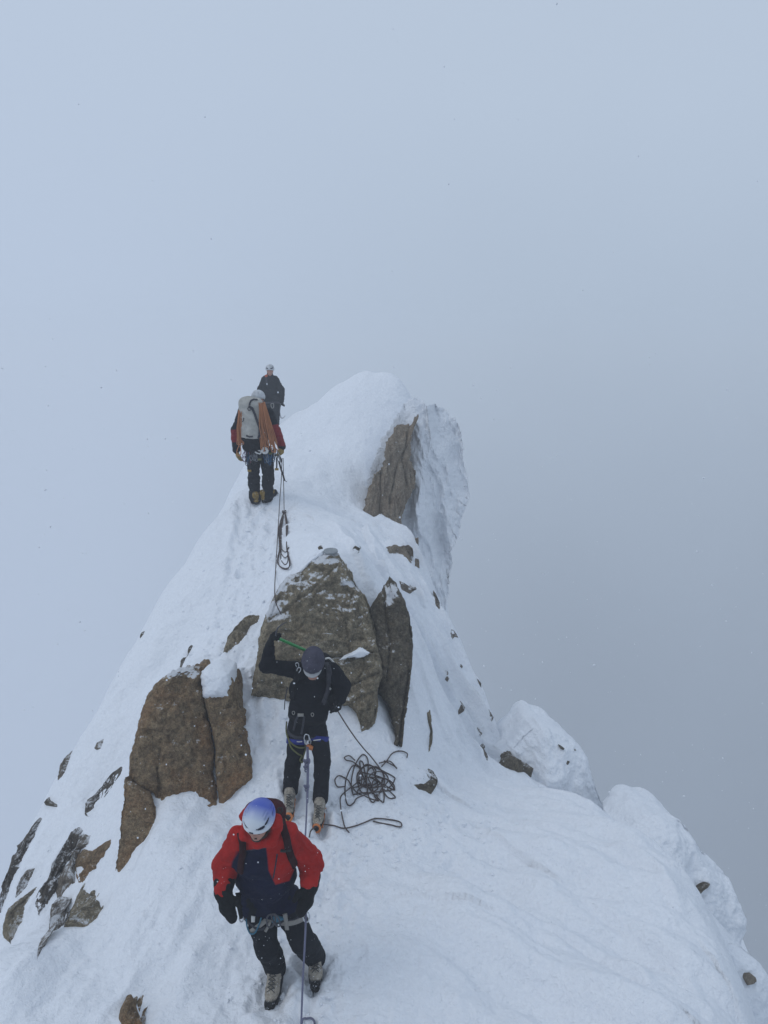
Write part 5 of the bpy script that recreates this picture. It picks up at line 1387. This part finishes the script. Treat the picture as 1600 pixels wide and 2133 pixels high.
V, Fq = tube_vf(spline([hit(TJ, *pz2(*q), .02)[0] for q in [(450, 1040), (446, 1130), (470, 1210), (530, 1265), (590, 1270), (610, 1230)]], 6), .008, 6)
V2, F2 = tube_vf(spline([hit([tr2], *pz2(*q), .02)[0] if hit([tr2], *pz2(*q), .02) else J2(*q, 7.1) for q in [(452, 1150), (480, 1270), (530, 1330), (560, 1350), (545, 1390), (560, 1412), (582, 1390), (572, 1350), (590, 1290), (605, 1240)]], 6), .008, 6)
V, Fq = merge([(V, Fq), (V2, F2)]); mk('lanyard', V, Fq, M_ROPEG, parent=p2)
V, Fq = tube_vf(spline([J2(440, 720, 7.05), J2(425, 790, 7.03), J2(415, 860, 7.02), J2(412, 925, 7.02)], 5), .005, 5); mk('webbing_tail', V, Fq, M_WEBD, parent=pk)
P2_TIE = hit(TJ, *pz2(618, 1240), .05)[0]; P2_HAND = J2(862, 868, 7.02)

# ======== climber three: seen from behind with a white pack and orange ropes
hL = on_snow(*pz3(455, 1935)); hR = on_snow(*pz3(610, 1915))
J = dict(head=J3(490, 580, 12.22), neck=J3(470, 690, 12.36), pelvis=J3(490, 1230, 12.40), shL=J3(300, 740, 12.38), shR=J3(615, 760, 12.38),
         elL=J3(200, 980, 12.42), wrL=J3(205, 1240, 12.48), elR=J3(705, 970, 12.42), wrR=J3(795, 1190, 12.42),
         hipL=J3(425, 1300, 12.40), hipR=J3(595, 1290, 12.40), knL=J3(432, 1620, 12.46), knR=J3(620, 1600, 12.46), anL=hL+up_z*.12, anR=hR+up_z*.12)
p3 = thing('person', tuple((hL+hR)/2), 'climber seen from behind wearing a large white pack, red sleeves and ochre gloves', 'person')
T, Ls, chest, waist, upv, sdv = body_parts(J)
hp, LH, RH = head_prims(J['head'], [.05, .9, -.35], [0, .35, .93], .97)
build('body', T+Ls+hp, M_SKIN, p3, h=.013)
helmet(J['head'], [.05, .92, -.30], [0, .30, .95], p3, M_HELM_W, .98, h=.008)
jt = [rc(J['pelvis']-sdv*.09, J['pelvis']+sdv*.09, .12, .12, .05), rc(waist-sdv*.08, waist+sdv*.08, .125, .125, .06), rc(chest-sdv*.09, chest+sdv*.09, .13, .13, .06), rc(J['pelvis'], chest, .13, .14, .05), rc(J['shL'], J['shR'], .08, .08, .05), rc(J['neck']-upv*.03, J['neck']+upv*.03, .08, .07, .04)]
js = limb(J['shL'], J['elL'], J['wrL'], (.088, .078, .074, .062), .04)+limb(J['shR'], J['elR'], J['wrR'], (.088, .082, .078, .066), .04)
zl = lambda V: np.minimum(np.where(sdf(V, js)-sdf(V, jt) < .01, 1, -1), np.minimum((J3(0, 930, 12.4)[2]+.0-V[:, 2]+.12*(V[:, 0]-J['pelvis'][0]))*60, (V[:, 2]-(J3(0, 1160, 12.4)[2]-.03*np.sign(V[:, 0]-J['pelvis'][0])))*60))
jk3 = garment('jacket', jt, js, M_REDBLACK, p3, cutf=lambda p: (J['pelvis']-upv*.10-p)@upv, attrs={'zone': zl}, seed=22, wrinkle=.008)
tr = [rc(J['pelvis']-sdv*.075-upv*.05, J['pelvis']+sdv*.075-upv*.05, .12, .12, .04)]+limb(J['hipL'], J['knL'], J['anL']+A(0, -.01, -.045), (.11, .090, .088, .092), .03)+limb(J['hipR'], J['knR'], J['anR']+A(0, -.01, -.045), (.11, .092, .088, .092), .03)
tr3 = garment('trousers', tr, [], M_TROUSER3, p3, seed=28, wrinkle=.012, wr_s=(7, 7, 8), h=.010)
boot(hL, (-.25, 1), p3, M_BOOT_Y, laces=False, s=1.0, crampon='steel'); boot(hR, (.75, .75), p3, M_BOOT_Y, laces=False, s=1.0, crampon='steel')
for w_, dd, nn, tm, cu in ((J['wrL'], A(.12, .05, -1), A(.9, .3, .1), 1, .5), (J['wrR'], A(-.02, .0, -1), A(-.9, .35, 0), -1, 1.1)):
    dd = nrm(dd)
    build('glove', hand_prims(w_+dd*.01, dd, nn, cu, 1.2, tm, 1.25)+[rc(w_-dd*.07, w_+dd*.01, .05, .045, .02)], M_GLOVE_Y, p3, h=.008)
# the white pack
pc = J3(405, 860, 12.14)
pk3 = thing('backpack', tuple(J3(410, 1080, 12.14)), 'large off white pack with a dark base on the back of the third climber', 'backpack')
u3 = nrm(J3(395, 600, 12.08)-J3(415, 1080, 12.15)); r3 = A(1, 0, 0)
top, bot = J3(395, 640, 12.08), J3(415, 1060, 12.12)
pp = [rc(bot-r3*.10, top-r3*.10, .085, .090, .04), rc(bot+r3*.10, top+r3*.10, .085, .085, .04), rc(bot, top, .13, .12, .05), rc(top-r3*.12+u3*.05, top-r3*.05+u3*.06, .060, .055, .04), rc(top-r3*.05+u3*.05, top+r3*.11+u3*.04, .045, .04, .04)]
sk3 = build('sack', pp, M_PACKW, pk3, h=.009, wrinkle=.010, wr_s=(8, 8, 5), seed=24, cut=lambda p: (bot-u3*.01-p)@u3)
b0, b1_ = bot-u3*.02, bot-u3*.17
build('pack_base', [rc(b0-r3*.11, b0+r3*.10, .075, .075, .05), rc(b1_-r3*.10, b1_+r3*.09, .07, .07, .05), rc(b0, b1_, .10, .09, .05)], M_PACKB, pk3, h=.010, wrinkle=.008, seed=25)
strap_on('tool_strap', [sk3], [pz3(*q) for q in [(365, 668), (410, 690), (440, 760), (470, 850), (505, 950), (505, 1040), (485, 1080)]], .036, .014, M_WEBD, pk3, .006, dense=4)
strap_on('lid_strap', [sk3], [pz3(*q) for q in [(478, 585), (430, 580), (395, 595), (378, 630), (375, 655)]], .026, .010, M_WEBD, pk3, .006)
strap_on('base_strap', [sk3], [pz3(*q) for q in [(335, 1050), (375, 1065), (420, 1060)]], .026, .010, M_WEBD, pk3, .006)
strap_on('loop', [sk3], [pz3(*q) for q in [(285, 870), (302, 845), (298, 815)]], .008, .006, M_RUBBER, pk3, .004)
q0 = hit([sk3], *pz3(375, 700), .012)[0]
V, Fq = carabiner_vf(q0, frame([0, 1, 0], [0, 0, 1]), .05, .05, .006); mk('ring', V, Fq, M_DARKSTEEL, parent=pk3)
# orange rope carried in two hanks over the pack
def hank(pt, pb, n, spread_t, spread_b, r, seed, loc_label, ydelta=0.0):
    rs = np.random.RandomState(seed); parts = []
    for i in range(n):
        f = (i/(n-1)-.5)
        a = A(*pt)+A(f*spread_t, rs.uniform(-.03, .03), rs.uniform(-.02, .02)); c = A(*pb)+A(f*spread_b, rs.uniform(-.04, .04), rs.uniform(-.12, .06))
        b = a*(1-.5)+c*.5+A(f*.02+rs.uniform(-.006, .006), -.03, 0)
        c2 = c+A(rs.uniform(.02, .05)*rs.choice([-1, 1]), .01, 0)
        pts = [a, a*.75+c*.25+A(0, -.03, 0), b, a*.25+c*.75+A(0, -.02, 0), c, (c+c2)/2+A(0, 0, -.015), c2, b+A(rs.uniform(-.02, .02), .02, 0), a+A(rs.uniform(-.015, .015), .03, 0)]
        parts.append(tube_vf(spline(pts, 4), r, 6))
    return merge(parts)
rp = thing('rope_coil', tuple(J3(500, 700, 12.1)), 'orange rope carried in hanks down both sides of the white pack', 'rope')
V, Fq = hank(J3(535, 625, 12.0), J3(628, 1150, 12.08), 20, .08, .20, .0070, 1, ''); mk('hank', V, Fq, M_ROPEO, parent=rp)
V, Fq = hank(J3(262, 700, 12.04), J3(255, 1120, 12.10), 9, .05, .11, .0070, 2, ''); mk('hank', V, Fq, M_ROPEO, parent=rp)
tube('loop', spline([J3(245, 1160, 12.1), J3(210, 1260, 12.1), J3(230, 1310, 12.1), J3(262, 1290, 12.1), J3(258, 1180, 12.1)], 6), .007, M_ROPEO, rp)
# gear hung from the harness
gear = thing('gear_rack', tuple(J3(500, 1200, 12.2)), 'rack of slings, cams and carabiners hanging round the third climber\'s hips', 'climbing gear')
rs = np.random.RandomState(5)
colm = [plain('gear_'+n, c, .5, .3) for n, c in (('violet', (.14, .07, .16)), ('blue', (.03, .10, .20)), ('grey', (.25, .26, .28)), ('olive', (.13, .13, .04)), ('black', (.02, .02, .02)), ('pink', (.22, .07, .09)))]
def sling(x, y, L_, m, d=12.17):
    a = J3(x, y, d); w = rs.uniform(.012, .03); e = a+A(rs.uniform(-.03, .03), rs.uniform(-.03, .03), -L_)
    V, Fq = tube_vf(spline([a, (a+e)/2+A(w, 0, 0), e+A(w*.5, 0, 0), e-A(w*.5, 0, 0), (a+e)/2-A(w, 0, 0)], 4, True), .0065, 5, True)
    V2, F2 = carabiner_vf(e+A(0, -.01, -.02), frame([rs.uniform(-1, 1), 1, 0], [rs.uniform(-.3, .3), 0, 1]), .085, .05, .0055)
    V3, F3 = carabiner_vf(a+A(0, -.01, -.01), frame([rs.uniform(-1, 1), 1, 0], [rs.uniform(-.3, .3), 0, 1]), .085, .05, .0055)
    V, Fq = merge([(V, Fq), (V2, F2), (V3, F3)]); mk('quickdraw', V, Fq, m, parent=gear)
for i in range(13): sling(rs.uniform(290, 440), rs.uniform(1190, 1260), rs.uniform(.08, .20), colm[rs.randint(6)])
for i in range(11): sling(rs.uniform(570, 730), rs.uniform(1220, 1290), rs.uniform(.06, .17), colm[[1, 1, 2, 4, 3][rs.randint(5)]])
for i, (x, y) in enumerate(((375, 1510), (730, 1490), (650, 1280), (510, 1360))):
    c = J3(x, y, 12.14)
    V, Fq = tube_vf(np.array([c-A(.028, 0, 0), c+A(.028, 0, 0)]), .020, 8); cm = mk('cam', V, Fq, M_GLOVE_Y if i < 2 else colm[3], parent=gear)
    V, Fq = tube_vf(np.array([c+A(0, .0, .01), c+A(.004, .01, .09), c+A(0, .02, .19)]), .013, 6); mk('cam_sling', V, Fq, M_RUBBER, parent=cm)
c = J3(575, 1240, 12.08)
a = np.linspace(0, 2*np.pi*3, 50); V, Fq = tube_vf(c+np.stack([.012*a/6*np.cos(a)+.02*np.cos(a), -.01+0*a, .012*a/6*np.sin(a)+.02*np.sin(a)], -1), .009, 6); mk('tape_roll', V, Fq, M_LINEN, parent=gear)
V, Fq = merge([tube_vf(spline([J3(430, 1225, 12.12), J3(460, 1270, 12.1), J3(515, 1285, 12.1), J3(520, 1250, 12.1), J3(450, 1235, 12.1)], 5), .012, 6)]); mk('sling', V, Fq, M_LINEN, parent=gear)
# axe hanging from the right glove
axe3 = thing('ice_axe', tuple(J3(800, 1350, 12.4)), 'dark ice axe hanging from the third climber\'s right hand', 'ice axe')
V, Fq = tube_vf(spline([J3(758, 1380, 12.38), J3(785, 1480, 12.38), J3(815, 1570, 12.38), J3(832, 1640, 12.38)], 4), .015, 8); mk('shaft', V, Fq, M_RUBBER, parent=axe3)
V, Fq = tube_vf(spline([J3(700, 1300, 12.38), J3(745, 1318, 12.38), J3(775, 1330, 12.38), J3(790, 1400, 12.38)], 4), .014, 8); mk('head', V, Fq, M_DARKSTEEL, parent=axe3)
V, Fq = tube_vf(spline([J3(822, 1620, 12.38), J3(845, 1640, 12.38), J3(864, 1655, 12.38)], 4), .006, 6); mk('leash_hook', V, Fq, M_DARKSTEEL, parent=axe3)

# ======== climber four: in the cloud, facing the camera
k4 = on_snow(*pz3(690, 1120), lo=16)
D4 = 19.6
J = dict(head=J3(643, 205, D4), neck=J3(643, 270, D4+.05), pelvis=J3(665, 590, D4+.05), shR=J3(585, 320, D4+.05), shL=J3(705, 320, D4+.05),
         elR=J3(520, 450, D4+.05), wrR=J3(575, 540, D4-.05), elL=J3(785, 450, D4+.05), wrL=J3(800, 590, D4),
         hipR=J3(625, 640, D4+.05), hipL=J3(715, 640, D4+.05), knR=J3(630, 790, D4), knL=J3(722, 790, D4))
g4 = sample_h(np.array([J['knR'][0], J['knL'][0]]), np.array([D4, D4]))
g4 = sample_h(np.array([J['hipR'][0], J['hipL'][0]]), np.array([D4, D4]))
for i_, s_ in enumerate('RL'):
    J['an'+s_] = A(J['hip'+s_][0], D4+.05, g4[i_]+.12); J['kn'+s_] = (J['hip'+s_]+J['an'+s_])/2+A(0, -.06, 0)
p4 = thing('person', (J['pelvis'][0], D4, J['anR'][2]-.1), 'farthest climber in a dark jacket and white helmet, half lost in the cloud', 'person')
T, Ls, chest, waist, upv, sdv = body_parts(J)
hp, LH, RH = head_prims(J['head'], [0, -1, -.08], [0, 0, 1], .98)
build('body', T+Ls+hp, M_SKIN, p4, h=.014); helmet(J['head']+A(0, 0, .01), [0, -1, -.08], [0, 0, 1], p4, M_HELM_W, 1.0, h=.009)
jt = [rc(J['pelvis']-sdv*.10, J['pelvis']+sdv*.10, .14, .14, .05), rc(waist-sdv*.09, waist+sdv*.09, .15, .15, .06), rc(chest-sdv*.09, chest+sdv*.09, .145, .145, .06), rc(J['pelvis'], chest, .13, .14, .05), rc(J['shL'], J['shR'], .09, .09, .06), rc(J['neck']-upv*.05, J['neck']+upv*.04, .09, .075, .04)]
js = limb(J['shL'], J['elL'], J['wrL'], (.10, .085, .078, .062), .04)+limb(J['shR'], J['elR'], J['wrR'], (.10, .085, .078, .062), .04)
jk4 = garment('jacket', jt, js, M_TROUSER3, p4, cutf=lambda p: (J['pelvis']-upv*.08-p)@upv, seed=32, wrinkle=.008, h=.012)
garment('trousers', [rc(J['pelvis']-sdv*.08, J['pelvis']+sdv*.08, .12, .12, .04)]+limb(J['hipR'], J['knR'], J['anR'], (.11, .09, .085, .08), .03)+limb(J['hipL'], J['knL'], J['anL'], (.11, .09, .085, .08), .03), [], M_TROUSER3, p4, seed=38, wrinkle=.01, h=.012)
build('hood', [rc(LH(.02, -.06, -.13), LH(.09, .0, -.14), .05, .045, .03), rc(LH(.09, .0, -.14), LH(.12, .03, -.19), .045, .03, .03)], fabric('orange_lining', (.55, .12, .05), dust=.1), p4, h=.010)
for s in 'LR':
    build('glove', hand_prims(J['wr'+s], [0, -.1, -1], [.7 if s == 'L' else -.7, -.5, 0], .9, 1.1, 1 if s == 'L' else -1, 1.2), M_GLOVE, p4, h=.009)
    boot(J['an'+s]-up_z*.11, (.1 if s == 'L' else -.1, -1), p4, M_BOOT_W, laces=False, sole=False)
strap_on('shoulder_strap', [jk4], [pz3(*q) for q in [(595, 290), (600, 340), (605, 400)]], .05, .012, M_WEBD, p4, .006)
belt('harness_belt', jt[:1], J['pelvis']-upv*.05, upv, .01, .05, .012, M_WEBD, p4, rmax=.4)
V, Fq = tube_vf(spline([J3(655, 640, D4-.2), J3(668, 690, D4-.2), J3(690, 680, D4-.2), J3(688, 630, D4-.2)], 4, True), .010, 5, True); mk('sling', V, Fq, M_WEB, parent=p4)
ax4 = thing('ice_axe', tuple(J3(780, 740, D4)), 'curved ice axe hanging from the farthest climber\'s hand', 'ice axe')
V, Fq = tube_vf(spline([J3(790, 620, D4-.03), J3(774, 680, D4-.03), J3(768, 740, D4-.03), J3(775, 795, D4-.03)], 5), .016, 6); mk('shaft', V, Fq, M_DARKSTEEL, parent=ax4)
V, Fq = tube_vf(spline([J3(775, 790, D4-.03), J3(795, 820, D4-.03), J3(820, 815, D4-.03), J3(842, 788, D4-.03)], 5), np.linspace(.018, .006, 16), 6); mk('pick', V, Fq, M_STEEL, parent=ax4)
# ---------------------------------------------------------------- ropes and the little metal disc
def lay(pts, r, lift=0.0):
    out = []
    for q in pts:
        p = on_snow(*q)
        xx, yy = np.meshgrid(p[0]+np.linspace(-.02, .02, 3), p[1]+np.linspace(-.02, .02, 3)); p[2] = sample_h(xx.ravel(), yy.ravel()).max(); p = p + A(0, 0, r*0.9+lift); out.append(p)
    return out
pile_c = on_snow(772, 1628)
rs = np.random.RandomState(11)
pts = []
n = 0
hand = P2_HAND
start = on_snow(776, 1592)+A(0, 0, .07)
pts += [hand+(start-hand)*t+A(0, 0, -.04*math.sin(math.pi*t)) for t in (0, .2, .4, .6, .8, 1)]
ang = 1.2
for i in range(13):
    cx = rs.normal(0, .075); cy = rs.normal(0, .05); a0 = rs.uniform(0, 6.28)
    rx, ry = rs.uniform(.11, .25), rs.uniform(.04, .09)
    if i in (4, 9, 13): cx += .20; cy -= .08; rx *= .55
    if i in (6,): cx -= .16; cy -= .05
    k = rs.randint(9, 13)
    for j in range(k):
        a = ang + j/k*6.0
        x = pile_c[0]+cx+rx*math.cos(a)*math.cos(a0*.3)-ry*math.sin(a)*math.sin(a0*.3); y = pile_c[1]+cy+rx*math.cos(a)*math.sin(a0*.3)*.8+ry*1.35*math.sin(a)
        dd = math.hypot(x-pile_c[0], y-pile_c[1])
        pts.append(A(x, y, float(sample_h(np.array([x]), np.array([y]))[0])+.008+.004*i*max(0, 1-dd/.24)+.006*rs.rand()))
    ang = a+.5
tail = [(745, 1655), (733, 1645), (727, 1632), (718, 1622), (706, 1620), (698, 1630), (703, 1641), (720, 1645), ]
tail2 = [(732, 1646), (716, 1657), (709, 1672), (710, 1690), (714, 1710), (719, 1728), (728, 1738)]
ropew = thing('rope', tuple(pile_c), 'dark brown rope in a tangled pile, running up to the black climber\'s hand', 'rope')
V, Fq = tube_vf(spline(pts, 5), .0068, 7); mk('pile', V, Fq, M_ROPE, parent=ropew)
LOOPS = ([tube_vf(spline(lay(tail, .0068), 6), .0068, 7), tube_vf(spline(lay(tail2, .0068), 6), .0068, 7),
   tube_vf(spline(lay([(740,1590),(728,1580),(718,1582),(722,1590),(735,1592),(752,1604)], .0068, .004), 6), .0068, 7),
   tube_vf(spline(lay([(795,1600),(806,1588),(818,1572),(835,1568),(848,1574),(848,1580)], .003, -.004), 6), .0068, 7),
   tube_vf(spline(lay([(790,1595),(812,1592),(826,1606),(822,1602),(800,1590)], .0068, .01), 6), .0068, 7)])
mks('stray_loop', LOOPS, M_ROPE, ropew)
tr_ = [(644, 1746), (650, 1735), (672, 1726), (694, 1725), (716, 1728), (737, 1724), (757, 1717), (777, 1709), (790, 1708), (815, 1710), (833, 1715), (837, 1723), (830, 1725), (815, 1721), (792, 1716), (777, 1713)]
ro = tube('rope', spline(lay(tr_, .0068, .0), 6), .0068, M_ROPE); tag(ro, 'loose rope end lying across the snow below the tangled pile', 'rope')
# violet rope from the black climber's harness past the nearest climber
a0 = P2_TIE
k1 = on_snow(640, 1700)
def bez(a, b, sag, n=10): return [a+(b-a)*t+A(0, 0, -sag*4*t*(1-t)) for t in np.arange(n)/(n-1)]
pA = P(640, 1590, 6.95); pB = P(639, 1680, 6.55); pC = P(634, 1800, 5.75); pD = P(637, 1912, 4.86); pE = P(631, 2040, 4.72); pF = P(628, 2120, 4.62); pG = on_snow(627, 2131)
vr = thing('rope', tuple(a0), 'taut violet rope running down past the nearest climber to the bottom edge', 'rope')
V, Fq = tube_vf(spline([a0, pA, pB, pC, pD, pE, pF, P(627, 2150, 4.55), P(626, 2200, 4.4)], 10), .0078, 8); mk('strand', V, Fq, M_ROPEP, parent=vr)
V, Fq = tube_vf(spline([a0+A(.012, 0, 0), pA+A(.014, -.004, 0), P(642, 1640, 6.75), P(641, 1672, 6.6)], 8), .0070, 8); mk('strand', V, Fq, M_ROPEP, parent=vr)
def knot(c, s):
    a = np.linspace(0, 2*np.pi, 60); p = A(*c)+s*np.stack([np.sin(a)+2*np.sin(2*a), -np.sin(3*a)*1.2, (np.cos(a)-2*np.cos(2*a))*1.5], -1)*.011
    return tube_vf(p, .0085*s/1.0, 7)
V, Fq = merge([knot(P(639, 1588, 6.95), 1.0), knot(P(638, 1600, 6.9), .8)]); mk('knot', V, Fq, M_ROPEP, parent=vr)
V, Fq = knot(P(638.5, 1640, 6.72), .8); mk('knot', V, Fq, M_ROPEP, parent=vr)
lp = lay([(628, 2140), (632, 2131), (640, 2127), (648, 2128), (654, 2134), (656, 2145)], .0078)
V, Fq = tube_vf(spline(lp, 6), .0078, 8); mk('bight', V, Fq, M_ROPEP, parent=vr)
# two ropes hanging from the third climber's hand to the slope
g0 = J3(800, 1345, 12.4); g1 = J3(815, 1345, 12.4)
def mid(px, py, up=0.0):
    p = on_snow(px, py); return p+A(0, 0, .012+up)
def PS(px, py, y, m=.05):
    q = on_snow_y(px, py); return P(px, py, y if q is None else min(y, q-m))
L1p = [g0, PS(586, 1000, 12.2, .2), PS(583, 1040, 11.9, .15), PS(581, 1075, 11.6, .12), PS(577, 1140, 11.2, .1), PS(573.5, 1200, 10.6, .1), PS(572.5, 1222, 8.75), PS(573, 1245, 8.45), P(577, 1262, float(BIG_Y(577, 1262))-.2), P(586, 1280, float(BIG_Y(586, 1280))-.2)]
r1 = tube('rope', spline(L1p, 6), .0062, M_ROPE); tag(r1, 'long taut rope from the third climber down to the biggest boulder', 'rope')
hr_ = thing('rope_coil', tuple(mid(593, 1120)), 'grey rope hank tied off in long loops hanging down the snow path', 'rope')
V, Fq = tube_vf(spline([g1, PS(591, 1010, 12.2, .2), PS(592, 1062, 12, .1)], 6), .0062, 7); mk('strand', V, Fq, M_ROPE, parent=hr_)
kn = PS(592, 1068, 12, .08); V, Fq = knot(kn, 1.0); mk('knot', V, Fq, M_ROPE, parent=hr_)
parts = []
for k, (w, bot) in enumerate(((4, 1176), (7, 1150), (9, 1186), (5, 1162), (11, 1184))):
    s = [kn, *[PS(x, y, yy+1, .03+.01*k) for x, y, yy in ((592-w*.7, 1085, 11.4), (590-w*.9, 1110, 11.1), (588-w*.5, 1140, 10.75), (589-w, bot-12, 10.4), (594, bot, 10.3), (597+w*.7, bot-10, 10.35), (597, 1140, 10.75), (594+w*.5, 1100, 11.2), (593+w*.4, 1080, 11.45))]]
    parts.append(tube_vf(spline(s, 6, True), .0062, 7, True))
V, Fq = merge(parts); mk('loops', V, Fq, M_ROPE, parent=hr_)
# survey disc on top of the boulder
dc = P(689, 1148, float(BIG_Y(689, 1148))-.06)
a = np.linspace(0, 2*np.pi, 40, endpoint=False); ux = A(1, 0, 0.0); uy = nrm(A(0, 1, .12)); uz = np.cross(ux, uy)
prof = [(.0, .010), (.012, .011), (.014, .008), (.055, .009), (.058, .012), (.082, .012), (.085, .006), (.085, -.012), (.0, -.012)]
V = np.concatenate([dc+r_*(np.cos(a)[:, None]*ux+np.sin(a)[:, None]*uy)+uz*h_ for r_, h_ in prof]); m = len(a)
Fq = np.concatenate([np.stack([i*m+np.arange(m), i*m+(np.arange(m)+1) % m, (i+1)*m+(np.arange(m)+1) % m, (i+1)*m+np.arange(m)], -1) for i in range(len(prof)-1)])
dsc = mk('metal_disc', V, Fq, plain('galvanised', (.30, .32, .33), .45, .6), smooth_=False); tag(dsc, 'round flat metal disc fixed on top of the biggest boulder', 'metal disc')

# ---------------------------------------------------------------- falling snow
rs = np.random.RandomState(4); parts = []
ico = np.array([[0, 0, 1], [.89, 0, .45], [.28, .85, .45], [-.72, .53, .45], [-.72, -.53, .45], [.28, -.85, .45], [.72, .53, -.45], [-.28, .85, -.45], [-.89, 0, -.45], [-.28, -.85, -.45], [.72, -.53, -.45], [0, 0, -1]])
icf = np.array([[0,1,2],[0,2,3],[0,3,4],[0,4,5],[0,5,1],[1,6,2],[2,7,3],[3,8,4],[4,9,5],[5,10,1],[6,7,2],[7,8,3],[8,9,4],[9,10,5],[10,6,1],[11,7,6],[11,8,7],[11,9,8],[11,10,9],[11,6,10]])
for i in range(3200):
    y = rs.uniform(1.8, 13); x = rs.uniform(-.6, .6)*y*1.05; z = rs.uniform(-.95, .55)*y
    if z > 0 and rs.rand() > .25: continue
    if z < float(sample_h(np.array([x]), np.array([y]))[0])+.03: continue
    s = rs.uniform(.0012, .0032)
    parts.append((A(x, y, z)+ico*s*A(rs.uniform(.7, 1.3), rs.uniform(.7, 1.3), rs.uniform(.7, 1.5)), icf))
V, Fq = merge(parts)
sf = mk('falling_snow', V, Fq, M_SNOW, origin=(0, 0, 0)); tag(sf, 'small snowflakes drifting through the air', kind='stuff')

# ---------------------------------------------------------------- broken crumbs of snow along the trodden way and under the rocks
rs = np.random.RandomState(9); parts = []
_t = np.array(TRACK)
for i in range(900):
    k = rs.randint(len(_t)-1); f = rs.rand(); p = _t[k]*(1-f)+_t[k+1]*f + rs.normal(0, [.33, .2])
    if rs.rand() < .25: p = np.array([rs.uniform(-.5, 1.2), rs.uniform(6.4, 8.0)])
    s = min(.03, .005+rs.exponential(.006)); z = float(sample_h(p[:1], p[1:])[0])
    parts.append((A(p[0], p[1], z+s*.25)+ico*s*rs.uniform(.6, 1.3, 3)*(1+.25*rs.normal(size=(12, 1))*.6), icf))
V, Fq = merge(parts)
sc_ = mk('snow_crumbs', V, Fq, M_SNOW, origin=(0, 0, 0), smooth_=False); tag(sc_, 'loose crumbs of snow along the trodden path', kind='stuff')
# ---------------------------------------------------------------- the air: even cloud round the whole place
_lo = (-62, -10, float(Z.min())-6.0); _hi = (33, 74, 3.0)
bxv = np.array([[x, y, z] for x in (_lo[0], _hi[0]) for y in (_lo[1], _hi[1]) for z in (_lo[2], _hi[2])], float)
bxf = [(0,1,3,2),(4,6,7,5),(0,4,5,1),(2,3,7,6),(0,2,6,4),(1,5,7,3)]
hm = bpy.data.materials.new('haze'); hm.use_nodes = True
hn = hm.node_tree.nodes; hn.clear()
ho = hn.new('ShaderNodeOutputMaterial'); hv = hn.new('ShaderNodeVolumePrincipled')
hv.inputs['Color'].default_value = (0.95, 0.97, 0.995, 1); hv.inputs['Density'].default_value = 0.006
hv.inputs['Anisotropy'].default_value = 0.2
hm.node_tree.links.new(hv.outputs[0], ho.inputs['Volume'])
haze = mk('haze', bxv, bxf, hm, smooth_=False, origin=(0, 0, 0))
haze['kind'] = 'stuff'
